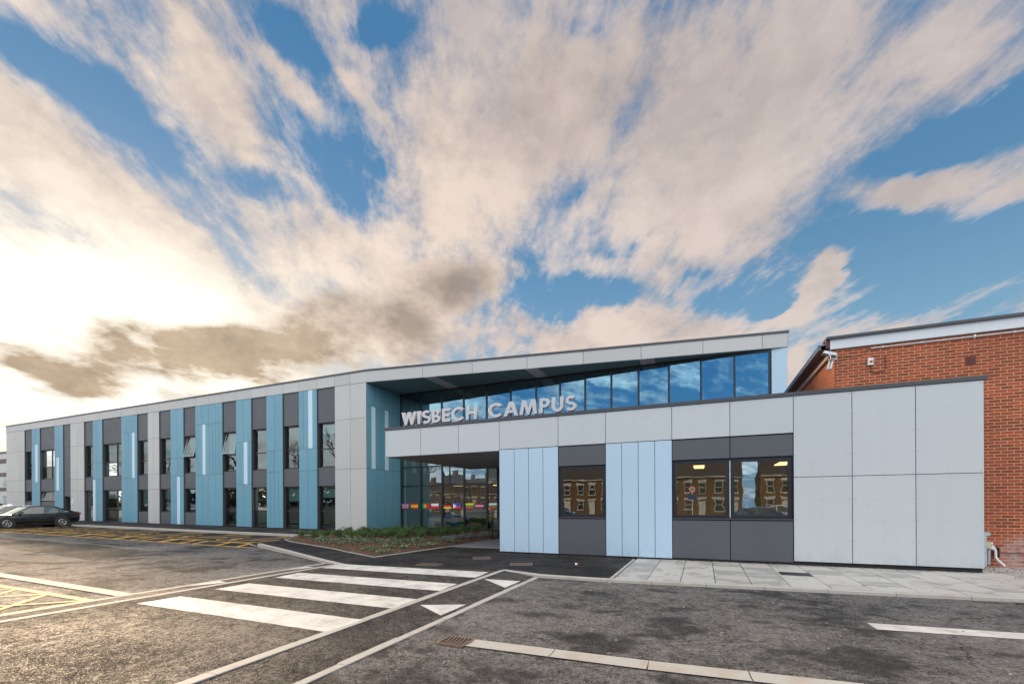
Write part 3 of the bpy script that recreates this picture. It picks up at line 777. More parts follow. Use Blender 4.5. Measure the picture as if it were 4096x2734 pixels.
def bay_part(x0, x1, kind):
    single = not kind[0].endswith('2')
    mull = None if single else (x0 + x1) / 2 + .35
    wx0, wx1 = x0 + .03, x1 - .02
    sp = MB(); ys_ = YL + .045
    def spandrel(z0, z1, cuts=()):
        b = MB()
        zz = [z0, *cuts, z1]
        xx = [x0 + .03, x1] if single else [x0 + .03, x1]
        for a, c in zip(zz, zz[1:]): b.box(xx[0], xx[1] - .01, ys_, ys_ + .012, a + .006, c - .006)
        b.build('spandrel_panel', M['spandrel'], college, warp=warp)
        b = MB(); b.box(xx[0], xx[1] - .01, ys_ + .013, ys_ + .17, z0 + .002, z1 - .002); b.build('spandrel_backing', M['backing'], college, warp=warp)
    rv = MB()
    if kind == ['door']:
        spandrel(2.18, Z4, (3.62, 6.40))
        holes.append((x0, x1, .06, 2.18))
        d = window(wx0 + .25, wx1, .10, 2.17, None, None, label='dark glazed side door next to the grey panels'); d.name = 'door'
    else:
        up, lo = kind
        spandrel(Z3 - .05, Z4); spandrel(Z1 + .0, Z2 + .14)
        holes.append((x0, x1, Z2 + .15, Z3 - .06))
        window(wx0, wx1, Z2 + .15, Z3 - .06, 4.84, mull, opened=up.endswith('O'), label='window with its top pane tilted open' if up.endswith('O') else None)
        if lo in ('low', 'low2'):
            holes.append((x0, x1, .12, Z1 - .01)); window(wx0, wx1, .14, Z1 - .01, 1.17, mull)
        elif lo == 'lowM':
            spandrel(.12, .98); holes.append((x0, x1, .99, Z1 - .01)); window(wx0, wx1, .99, Z1 - .01, None, mull)
        else:
            spandrel(.12, 1.75); holes.append((x0, x1, 1.76, Z1 - .01)); window(wx0, wx1, 1.76, Z1 - .01, None, mull, opened=(lo == 'lowS2'))
    rv.box(x0 + .001, x0 + .028, YL + .002, YL + .24, .10, Z4); rv.box(x1 - .009, x1 - .001, YL + .002, YL + .24, .10, Z4)
    rv.build('reveal', M['reveal'], college, warp=warp)
for c in cols:
    k, x0, x1 = c[:3]
    if k == 'bay': bay_part(x0, x1, c[3])
    elif k == 'grey':
        panels('cladding_column', M['grey_panel'], [x0, *c[3], x1], [.12, *c[4], Z4], YL, 'grey cladding column')
    else:
        st = c[5]; allx = [x0, *c[3], x1]; za, zb = c[4]
        if st[2] < .2: zones = [(.12, za, True), (za, zb, False), (zb, Z4, False)]
        elif st[3] > 8: zones = [(.12, za, False), (za, zb, False), (zb, Z4, True)]
        else: zones = [(.12, za, False), (za, zb, True), (zb, Z4, False)]
        b = MB(); sb = MB(); g_ = .016
        n_ = max(1, round((x1 - x0) / .70)); even = [x0 + (x1 - x0) * i / n_ for i in range(n_ + 1)]
        for (u, v, fine) in zones:
            xx = sorted(set(allx)) if fine else even
            for p, q in zip(xx, xx[1:]):
                if q - p < .05: continue
                isst = fine and p >= st[0] - 1e-3 and q <= st[1] + 1e-3
                (sb if isst else b).box(p + g_ / 2, q - g_ / 2, YL - .012, YL, u + g_ / 2, v - g_ / 2)
        b.build('cladding_column', M['blue_panel'], college, 'teal blue cladding column', warp=warp)
        if sb.f: sb.build('accent_strip', M['strip'], college, 'pale ice blue vertical strip', warp=warp)
holes = [(c[1] + .002, c[2] - .002, .08, Z4) for c in cols if c[0] == 'bay']
b = MB(); carcass(b, -59.2, XC - .003, YL + .001, holes, .08, ZT - .12)
b.build('carcass', M['backing'], college, 'dark wall behind the cladding joints', warp=warp)
# plinth, roof
b = MB(); b.box(-59.1, XC - .05, YL + .02, YL + .2, -.1, .10); b.build('plinth', M['plinth'], college, warp=warp)
# fascia: wing then angled canopy edge
def fpanel(b, p, q, z0, z1, th=.015, gap=.018):
    p = Vector(p); q = Vector(q); d = (q - p).normalized(); n = Vector((d.y, -d.x)) * th
    a = p + d * gap / 2; c = q - d * gap / 2
    b.prism([tuple(a + n), tuple(c + n), tuple(c), tuple(a)], z0 + .004, z1)
b = MB()
for p, q in zip(fasc_x, fasc_x[1:]): b.box(p + .009, q - .009, YL - .015, YL, ZS + .01, ZT - .10)
b.build('roof_fascia', M['grey_panel'], college, 'pale grey fascia over the windows', warp=warp)
FE = (3.44, 22.56)
def lerp2(t): return (XC + (FE[0] - XC) * t, YL + (FE[1] - YL) * t)
ft = [0, .165, .300, .440, .575, .705, .835, .952, 1]
b = MB()
for a, c in zip(ft, ft[1:]): fpanel(b, lerp2(a), lerp2(c), ZS, ZT - .10)
b.build('roof_fascia', M['grey_panel'], college, 'angled pale grey fascia over the glazed hall')
b = MB()
b.prism([(XC, YL + .002), (FE[0], FE[1] + .002), (FE[0] , FE[1] + .10), (XC, YL + .12)], ZS + .02, ZT - .12)
b.box(FE[0] - .10, FE[0], FE[1] + .12, 30, ZS + .02, ZT - .12)
b.build('fascia_backing', M['backing'], college)
b = MB(); b.box(FE[0] + .001, FE[0] + .016, FE[1] - .0, 30, ZS + .004, ZT - .10)
b.build('roof_fascia', M['grey_panel'], college, 'grey fascia on the end of the hall roof')
b = MB()
for p, q in zip(fasc_x, fasc_x[1:]): b.box(p, q - .002, YL - .045, YL + .2, ZT - .098, ZT)
d = Vector((FE[0] - XC, FE[1] - YL)).normalized(); n = Vector((d.y, -d.x))
P0 = Vector((XC, YL)); P1 = Vector(FE) + d * .05
b.prism([tuple(P0 + n * .045), tuple(P1 + n * .045), tuple(P1 - n * .2), tuple(P0 - n * .2)], ZT - .098, ZT)
b.box(FE[0] - .15, FE[0] + .045, FE[1] + .2, 30, ZT - .098, ZT - .001)
b.build('roof_coping', M['coping'], college, 'thin dark metal roof edge', warp=warp)
b = MB()
b.prism([(-59.1, YL + .21), (XC - .1, YL + .21), (FE[0] - .16, FE[1] + .3), (FE[0] - .16, 34), (-59.1, 34)], ZT - .3, ZT - .15)
b.build('roof', M['roof'], college)
# side return (blue wall) x = XC, y 19.54..22.58
YG = 22.58
b = MB(); sb = MB()
def sp(bb, ya, yb, z0, z1): bb.box(XC, XC + .012, ya + .009, yb - .009, z0 + .008, z1 - .008)
ycol = [YL, 20.30, 21.08, 21.81, YG]
for z0, z1 in ((.1, 3.59), (7.11, 8.35)):
    for a, c in zip(ycol, ycol[1:]): sp(b, a, c, z0, z1)
fy = [YL, 19.93, 20.28, 20.68, 21.08, 21.43, 21.80, 22.2, YG]
for i, (a, c) in enumerate(zip(fy, fy[1:])): sp(sb if i in (1, 4) else b, a, c, 3.59, 7.11)
b.build('cladding_return', M['blue_panel'], college, 'deep blue cladding on the recessed side wall')
sb.build('accent_strip', M['strip'], college, 'pair of pale strips on the recessed side wall')
b = MB(); b.box(XC - .25, XC - .002, YL + .02, YG + .1, .05, ZS - .01); b.build('return_backing', M['backing'], college)
# main soffit boards (with lighter ones) under the angled roof
b = MB(); lb = MB()
nb = 30
for i in range(nb):
    xa = XC + .015 + (FE[0] - XC - .03) * i / nb; xb = XC + .015 + (FE[0] - XC - .03) * (i + 1) / nb
    def fy_(x): return YL + (FE[1] - YL) * (x - XC) / (FE[0] - XC)
    def fx(x, y): return x
    sk = -.0
    P = [(xa + .006, fy_(xa) + .002), (xb - .006, fy_(xb) + .002), (xb - .006, YG + .02), (xa + .006, YG + .02)]
    if i in (5, 13, 21):
        b.build('soffit', M['soffit'], college, 'dark teal soffit boards under the angled roof'); b = MB()
        lb = MB(); lb.prism(P, ZS - .012, ZS + .012); lb.build('soffit_strip', M['soffit_light'], college, 'lighter board across the soffit')
    else: b.prism(P, ZS - .012, ZS + .012)
b.build('soffit', M['soffit'], college, 'dark teal soffit boards under the angled roof')
b = MB(); b.prism([(XC + .01, YL + .13), (FE[0] - .11, FE[1] + .11), (FE[0] - .11, 23.2), (XC + .01, 23.2)], ZS + .014, ZS + .05); b.build('soffit_backing', M['backing'], college)

# curtain wall at YG
mull = [-17.05, -15.60, -14.12, -12.64, -11.17, -9.68, -8.20, -6.86, -5.52, -4.18, -2.86, -1.45, -.04, 1.36, 2.75]
f = MB()
for x_ in mull: f.box(x_ - .045, x_ + .045, YG - .05, YG + .12, .10, ZS - .014)
for z_ in (.16, 2.68, 3.83):
    for a, c in zip(mull[:7], mull[1:7]): f.box(a + .045, c - .045, YG - .045, YG + .10, z_ - .035, z_ + .035)
for z_ in (4.5, ZS - .07):
    for a, c in zip(mull, mull[1:]): f.box(a + .045, c - .045, YG - .045, YG + .10, z_ - .05, z_ + .05)
f.box(-17.0, -8.2, YG - .05, YG + .12, .02, .099)
cw = f.build('curtain_wall', M['frame'], college, 'black framed glazed wall of the entrance hall')
g_ = MB()
zz = [.195, 2.645, 2.715, 3.795, 3.865, 4.45]
for a, c in zip(mull[:6], mull[1:7]):
    for u, v in zip(zz[::2], zz[1::2]): g_.face([(a + .045, YG, u), (c - .045, YG, u), (c - .045, YG, v), (a + .045, YG, v)])
g_.build('pane', M['glass_lobby'], cw, 'large lobby panes below the canopy')
g_ = MB()
for a, c in zip(mull, mull[1:]):
    g_.face([(a + .045, YG, 4.55), (c - .045, YG, 4.55), (c - .045, YG, ZS - .12), (a + .045, YG, ZS - .12)])
g_.build('pane', M['glass_high'], cw, 'high panes reflecting the blue sky')
# pale end pier
b = MB(); b.box(2.83, 3.41, YG - .02, YG + .0, 3.5, ZS - .02); b.box(3.412, 3.424, YG, 30, 3.5, ZS - .02)
b.build('end_pier', M['pale_panel'], college, 'pale blue panel closing the end of the glazed hall')
b = MB(); b.box(2.82, 3.40, YG + .002, 30, 3.4, ZS - .015); b.build('pier_backing', M['backing'], college)

# hall interior
b = MB()
b.box(-16.8, 2.7, 31.0, 31.2, 0, 8.2); b.box(-17.0, -16.85, YG + .2, 31, 0, 8.2); b.box(2.5, 2.7, YG + .2, 31, 0, 8.2)
b.box(-16.8, -9.0, 26.5, 26.7, 3.0, 4.3)
b.build('hall_wall', M['inner_wall'], college, 'pale inner walls of the entrance hall')
b = MB(); b.box(-16.85, 2.5, YG + .13, 31, .02, .08); b.build('hall_floor', M['inner_floor'], college)
b = MB(); b.box(-16.85, 2.5, YG + .13, 31, 8.16, 8.22); b.box(-16.8, -9.0, 26.7, 31, 3.0, 3.2); b.build('hall_ceiling', M['inner_dark'], college)
b = MB()
b.obox((-7.2, 25.3, 3.0), (3.0, 0, -1.7), (0, .04, 0), (.28, 0, .5)); b.build('balustrade', M['inner_wall'], college, 'diagonal pale stair balustrade inside the hall')
b = MB()
b.obox((-7.45, 25.4, 2.45), (3.0, 0, -1.7), (0, .6, 0), (.06, 0, .12)); b.build('staircase', M['desk'], college)
for x0, x1, y0, y1, z1, mm, lb_, nm in ((-16.3, -15.0, 24.2, 25.0, 1.15, 'desk', 'teal reception desk behind the lobby glass', 'reception_desk'),):
    g = empty(nm, ((x0 + x1) / 2, (y0 + y1) / 2, .08), lb_, 'desk')
    b = MB(); b.box(x0, x1, y0, y1, .75, z1); b.build('desk_front', M['desk'], g)
    b = MB(); b.box(x0 + .05, x1 - .05, y0 + .05, y1, .081, .748); b.build('desk_base', M['inner_wall'], g)
g = empty('reception_desk', (-13.2, 26.0, .08), 'long teal reception desk farther back in the lobby', 'desk')
b = MB(); b.box(-14.4, -12.0, 25.6, 26.4, .081, 1.1); b.build('desk_front', M['desk'], g)
b = MB(); b.box(-14.45, -11.95, 25.55, 26.45, 1.1, 1.14); b.build('desk_top', M['inner_wall'], g)
def sofa(x, y, w, m, label):
    g = empty('sofa', (x, y, .08), label, 'sofa', 'sofas in the lobby')
    b = MB(); b.box(x - w / 2, x + w / 2, y - .35, y + .35, .22, .48); b.build('seat', m, g)
    b = MB(); b.box(x - w / 2, x + w / 2, y + .35, y + .5, .22, .88); b.build('backrest', m, g)
    b = MB()
    for sx in (-1, 1): b.tube([(x + sx * (w / 2 - .1), y - .3, .22), (x + sx * (w / 2 - .1), y - .3, .09), (x + sx * (w / 2 - .1), y + .4, .09), (x + sx * (w / 2 - .1), y + .4, .22)], .015, 6)
    b.build('leg_frame', M['chrome'], g)
sofa(-12.3, 24.4, 1.9, M['olive'], 'olive sofa behind the lobby glass near the middle mullion')
sofa(-14.2, 23.6, 1.8, M['desk'], 'teal sofa close to the lobby glass on the left')
sofa(-9.9, 23.8, 2.2, M['desk'], 'teal sofa close to the lobby glass on the right')
b = MB()
for (x_, y_) in ((-15.9, 27.5), (-13.0, 28.0), (-10.5, 28.5)): b.box(x_ - .35, x_ + .35, y_ - .06, y_ + .06, 2.86, 2.90)
b.build('ceiling_lights', M['lamp'], college, 'warm lit ceiling lights in the lobby')
# wing interior
b = MB(); b.box(-59, XC - .3, YL + 3.8, YL + 4, .0, 8.2); b.build('inner_wall', M['inner_wall'], college, warp=None)
b = MB(); b.box(-59, XC - .3, YL + .26, YL + 3.8, 2.95, 3.45); b.box(-59, XC - .3, YL + .26, YL + 3.8, 7.2, 7.3); b.box(-59, XC - .3, YL + .26, YL + 3.8, .3, .35); b.build('inner_floor', M['inner_floor'], college)
b = MB()
for i, c in enumerate(cols):
    if c[0] == 'bay' and c[3][0] != 'door':
        x0, x1 = c[1], c[2]
        h = [.0, .5, .25, .7, .35, .0, .6][i % 7]
        if h: b.box(x0 + .12, x1 - .1, YL + .33, YL + .34, Z3 - .1 - 2.2 * h, Z3 - .08)
        h = [.6, .2, .45, .0, .8, .3, .5][i % 7]
        if h and c[3][1].startswith('low') and c[3][1] in ('low', 'low2', 'lowM'): b.box(x0 + .12, x1 - .1, YL + .33, YL + .34, Z1 - .05 - 1.4 * h, Z1 - .03)
b.build('roller_blinds', M['blind'], college, warp=warp)
b = MB()
for i, c in enumerate(cols):
    if c[0] != 'bay': b.box(c[1] - .1 if False else c[1] + .3, c[1] + .4, YL + .3, YL + 3.8, .35, 7.2)
b.build('partitions', M['inner_wall'], college)
# outer shell: left end, back, right
b = MB(); b.box(-59.2, -59.1, YL + .26, 34, 0, 8.9); b.box(-59.1, 3.3, 33.9, 34, 0, 8.75); b.build('rear_wall', M['grey_panel'], college)
# small wall intercom box on the grey column
b = MB(); b.box(-47.75, -47.62, YL - .06, YL - .013, 1.55, 1.95); b.build('door_entry_box', M['white_paint'], college, warp=warp)

# nine flag stickers on the lobby glass
FZ0, FZ1 = 1.322, 1.626
fm = {}
def fmt(c):
    if c not in fm: fm[c] = plain('flag_colour_%d' % len(fm), c, .45, var=.02)
    return fm[c]
RED, WHT, GRN, YEL, BLU, BLK, NAVY, MAR = (.80, .015, .03), (.88, .88, .88), (.01, .40, .07), (.92, .72, .01), (.01, .08, .60), (.015, .015, .015), (.01, .025, .22), (.36, .01, .04)
def flag(x0, x1, spec, label):
    b = MB(); ms = []; Y_ = YG - .056
    W = x1 - x0; H = FZ1 - FZ0
    def mi(c):
        m = fmt(c)
        if m not in ms: ms.append(m)
        return ms.index(m)
    lay = 0
    def rect(u0, u1, v0, v1, c):
        b.face([(x0 + u0 * W, Y_ - lay, FZ0 + v0 * H), (x0 + u1 * W, Y_ - lay, FZ0 + v0 * H), (x0 + u1 * W, Y_ - lay, FZ0 + v1 * H), (x0 + u0 * W, Y_ - lay, FZ0 + v1 * H)], mi(c))
    def pol(pts, c): b.face([(x0 + u * W, Y_ - lay, FZ0 + v * H) for u, v in pts], mi(c))
    def disc(u, v, r_, c): pol([(u + r_ * H / W * math.cos(t), v + r_ * math.sin(t)) for t in [i * PI / 8 for i in range(16)]], c)
    for it in spec:
        if it[0] == 'r': rect(*it[1:])
        elif it[0] == 'p': pol(*it[1:])
        elif it[0] == 'd': disc(*it[1:])
        elif it[0] == 'L': lay += .002
    # thin sticker backing gives it thickness
    b.box(x0, x1, Y_ + .001, Y_ + .004, FZ0, FZ1, mi(WHT))
    return b.build('flag_sticker', ms, college, label)
def hs(*c):
    n = len(c); return [('r', 0, 1, 1 - (i + 1) / n, 1 - i / n, k) for i, k in enumerate(c)]
def dg(a, c, w, col): # diagonal band
    d = Vector((c[0] - a[0], c[1] - a[1])); n = Vector((-d.y, d.x)).normalized() * w
    return ('p', [(a[0] - n.x, a[1] - n.y), (c[0] - n.x, c[1] - n.y), (c[0] + n.x, c[1] + n.y), (a[0] + n.x, a[1] + n.y)], col)
E_ = .06
flag(-16.97, -16.46, [('r', 0, 1, 0, 1, NAVY), ('L',), dg((.04, .05), (.96, .95), .06, WHT), ('L',), dg((.04, .95), (.96, .05), .06, WHT), ('L',), dg((.03, .03), (.97, .97), .022, RED), ('L',), dg((.03, .97), (.97, .03), .022, RED), ('L',), ('r', .39, .61, 0, 1, WHT), ('L',), ('r', 0, 1, .35, .65, WHT), ('L',), ('r', .44, .56, 0, 1, RED), ('L',), ('r', 0, 1, .42, .58, RED)], 'British flag sticker, first from the left')
flag(-16.33, -15.81, [('r', 0, 1, 0, .25, RED), ('r', 0, 1, .25, .75, YEL), ('r', 0, 1, .75, 1, RED), ('L',), ('d', .3, .5, .14, (.35, .1, .05))], 'Spanish flag sticker')
flag(-15.48, -14.98, [('r', 0, .4, 0, 1, GRN), ('r', .4, 1, 0, 1, RED), ('L',), ('d', .4, .5, .22, YEL), ('L',), ('d', .4, .5, .13, RED), ('L',), ('d', .4, .5, .08, WHT)], 'Portuguese flag sticker')
flag(-14.86, -14.34, hs(WHT, RED), 'Polish flag sticker')
flag(-14.0, -13.49, hs(BLK, RED, YEL), 'German flag sticker')
flag(-13.36, -12.85, [('r', 0, 1, .5, 1, BLU), ('r', 0, 1, 0, .5, RED), ('L',), ('p', [(0, 0), (.48, .5), (0, 1)], WHT), ('L',), ('d', .17, .5, .09, YEL)], 'Philippine flag sticker')
flag(-12.52, -12.01, hs(YEL, GRN, RED), 'Lithuanian flag sticker')
flag(-11.88, -11.37, [('r', 0, 1, .6, 1, MAR), ('r', 0, 1, .4, .6, WHT), ('r', 0, 1, 0, .4, MAR)], 'Latvian flag sticker')
flag(-11.04, -10.53, hs(WHT, GRN, RED), 'Bulgarian flag sticker, last from the left')

# ================================================================== ENTRANCE BLOCK (part of the building)
YF = 12.74
idw = None
def fp(name, m, xs_, z0, z1, label, zs_=None, slope=None):
    return panels(name, m, xs_, [z0, *(zs_ or []), z1], YF, label, gap=.014, wf=idw)
BX = [-10.29, -8.813, -7.338, -5.866, -3.94, -2.53, -.75, .657, 2.053]
fp('block_fascia', M['grey_light'], BX[:4], 3.255, 4.19, 'grey fascia panels of the entrance canopy')
fp('block_fascia', M['grey_light'], BX[3:], 3.295, 4.19, 'grey panel band above the block windows')
fp('pale_cladding', M['pale_panel'], [-5.866, -5.36, -4.884, -4.42, -3.94], .10, 3.29, 'four narrow pale blue panels at the canopy end')
fp('pale_cladding', M['pale_panel'], [-2.53, -2.08, -1.632, -1.193, -.75], .10, 3.29, 'four narrow pale blue panels between the two windows')
fp('grey_cladding', M['grey_light'], [2.053, 3.23, 4.397, 5.545], .155, 4.19, 'six large pale grey panels at the right end', [2.208])
def dk(x0, x1, z0, z1, lab):
    b = MB(); b.box(x0 + .01, x1 - .01, YF + .008, YF + .02, z0 + .005, z1 - .02); b.build('dark_cladding', M['spandrel'], college, lab)
dk(-3.94, -2.53, 2.70, 3.29, 'charcoal panel above the narrow window'); dk(-3.94, -2.53, .10, 1.16, 'charcoal panel below the narrow window')
for xa_, xb_, l_ in ((-.75, .657, 'left'), (.657, 2.053, 'right')):
    dk(xa_, xb_, 2.74, 3.29, 'charcoal panel above the wide window, %s half' % l_); dk(xa_, xb_, .12, 1.15, 'charcoal panel below the wide window, %s half' % l_)
b = MB(); b.box(-3.93, -2.54, YF - .012, YF + .12, 1.165, 1.195); b.build('window_sill', M['coping'], college)
b = MB(); b.box(-.74, 2.04, YF - .012, YF + .12, 1.155, 1.185); b.build('window_sill', M['coping'], college)
h2 = [(-3.92, -2.55, 1.19, 2.69), (-.73, 2.035, 1.18, 2.73)]
b = MB(); carcass(b, -5.86, 5.53, YF + .034, h2, .0, 4.15); b.box(-10.28, -5.87, YF + .002, YF + .2, 3.29, 4.15)
b.build('block_backing', M['backing'], college)
window(-3.92, -2.55, 1.195, 2.69, None, None, y=YF + .10, glass='glass', wf=None, fw=.085, label='square black framed window in the entrance block')
window(-.73, .645, 1.185, 2.73, None, None, y=YF + .10, glass='glass', wf=None, fw=.09, label='left half of the wide black framed window')
window(.668, 2.035, 1.185, 2.73, None, None, y=YF + .10, glass='glass', wf=None, fw=.09, label='right half of the wide black framed window')
b = MB(); b.box(.649, .664, YF + .05, YF + .10, 1.21, 2.68); b.build('mullion_strip', M['white_paint'], college, 'thin white strip between the two panes')
b = MB(); b.box(-5.80, 5.40, YF + .06, YF + .2, -.1, .15); b.box(5.40, 5.5, YF + .06, 14.05, -.1, .15); b.build('plinth', M['plinth'], college, 'black recessed plinth of the entrance block')
def rivets(xs_, zs_):
    b = MB()
    for p, q in zip(xs_, xs_[1:]):
        for u, v in zip(zs_, zs_[1:]):
            nz = max(2, round((v - u) / .55) + 1)
            xl = [p + .05, q - .05] + ([(p + q) / 2] if q - p > .8 else [])
            for xx in xl:
                for k in range(nz):
                    zz_ = u + .05 + (v - u - .1) * k / (nz - 1)
                    b.tube([(xx, YF - .0125, zz_), (xx, YF - .0165, zz_)], .0105, 8)
    return b
rm = plain('rivet', (.38, .40, .41), .4, .4)
for xs_, zs_ in ((BX[:4], [3.255, 4.19]), (BX[3:], [3.295, 4.19]), ([2.053, 3.23, 4.397, 5.545], [.155, 2.208, 4.19])):
    rivets(xs_, zs_).build('fixings', rm, college, 'row of small fixing rivets on the grey panels')['kind'] = 'stuff'
b = MB(); b.box(-10.33, 5.60, YF - .035, YF + .25, 4.195, 4.288)
b.box(-10.33, -10.05, YF + .25, 18.9, 4.195, 4.286); b.box(5.32, 5.60, YF + .25, 14.05, 4.195, 4.286); b.build('block_coping', M['coping'], college, 'dark coping on the entrance block')
b = MB(); b.box(-10.05, 5.32, YF + .22, YG - .06, 4.05, 4.15); b.build('block_roof', M['roof'], college)
b = MB(); b.box(-10.30, -10.285, YF + .01, 18.9, 3.255, 4.19); b.box(5.532, 5.545, YF + .01, 14.05, .155, 4.19); b.box(-5.872, -5.860, YF + .01, 18.2, .1, 3.24); b.build('side_cladding', M['grey_light'], college)
b = MB()
for i in range(15):
    b.box(-10.26, -5.87, YF + .02 + i * .41, YF + .41 + i * .41, 3.252, 3.27)
b.build('canopy_soffit', M['canopy_soffit'], college, 'dark boarded underside of the entrance canopy')
b = MB(); b.box(-10.28, -5.8, YF + .21, 18.9, 3.275, 4.04); b.build('canopy_core', M['backing'], college)
# entrance lobby frame under canopy
f = MB(); f.box(-8.50, -8.32, 18.15, 18.35, .06, 3.25)
f.box(-8.32, -5.88, 18.15, 18.35, 2.95, 3.25); f.box(-7.2, -7.1, 18.15, 18.35, .06, 2.95)
lf = f.build('entrance_screen', M['frame'], college, 'black door frame of the entrance under the canopy')
g_ = MB(); g_.face([(-8.32, 18.25, .08), (-7.2, 18.25, .08), (-7.2, 18.25, 2.95), (-8.32, 18.25, 2.95)]); g_.face([(-7.1, 18.25, .08), (-5.88, 18.25, .08), (-5.88, 18.25, 2.95), (-7.1, 18.25, 2.95)])
g_.face([(-8.42, 18.35, .08), (-8.42, YG - .06, .08), (-8.42, YG - .06, 3.9), (-8.42, 18.35, 3.9)])
g_.build('pane', M['glass_clear'], lf)
b = MB(); b.box(-8.2, -5.9, 20.2, 20.3, .06, 4.0); b.build('inner_wall', M['inner_dark'], college)
# block room interior
b = MB(); b.box(-5.7, 5.3, 18.0, 18.1, 0, 3.2); b.box(-2.0, -1.9, YF + .3, 18, 0, 3.1); b.box(-5.7, 5.3, YF + .3, 18, 2.95, 3.0); b.box(5.2, 5.3, YF + .3, 18, 0, 3.0)
b.build('room_wall', M['inner_wall'], college)
b = MB(); b.box(-5.7, 5.3, YF + .3, 18, .05, .1); b.build('room_floor', M['inner_floor'], college)
def pendant(x, y, z, label):
    g = empty('pendant_light', (x, y, z), label, 'lamp', 'lit lights inside the entrance block')
    b = MB(); b.box(x - .16, x + .16, y - .6, y + .6, z, z + .02); b.build('diffuser', M['lamp'], g)
    b = MB(); b.box(x - .18, x + .18, y - .62, y + .62, z + .021, z + .05); b.build('housing', M['white_paint'], g)
pendant(-.1, 16.2, 2.78, 'warm lit ceiling light behind the left half of the wide window')
pendant(2.3, 16.0, 2.78, 'warm lit ceiling light behind the right half of the wide window')
# window plant & monitor
M['spider'] = leafmat('spider_leaf', [(.10, .16, .04), (.30, .34, .12), (.18, .24, .08)])
g = empty('potted_plant', (-.3, YF + .35, 1.12), 'spiky potted plant on the sill inside the wide window', 'plant')
b = MB()
for i in range(38):
    a = random.uniform(0, 2 * PI); L = random.uniform(.18, .34); lean = random.uniform(.3, 1.1)
    d = Vector((math.cos(a) * lean, math.sin(a) * lean * .4, 1)).normalized(); p = Vector((-.3, YF + .35, 1.2)); q = p + d * L * .6; r_ = q + Vector((d.x, d.y, -.1)) * L * .6
    s_ = Vector((-d.y, d.x, 0)) * .01 + Vector((.006, 0, 0))
    b.face([p - s_, p + s_, q + s_, q - s_]); b.face([q - s_, q + s_, r_])
b.build('foliage', M['spider'], g)
b = MB(); b.tube([(-.3, YF + .35, 1.1), (-.3, YF + .35, 1.22)], [.06, .085], 12); b.build('pot', M['rust'], g)
b = MB(); b.box(-3.9, 2.1, YF + .2, YF + .55, 1.05, 1.10); b.build('inner_sill', M['white_paint'], college)

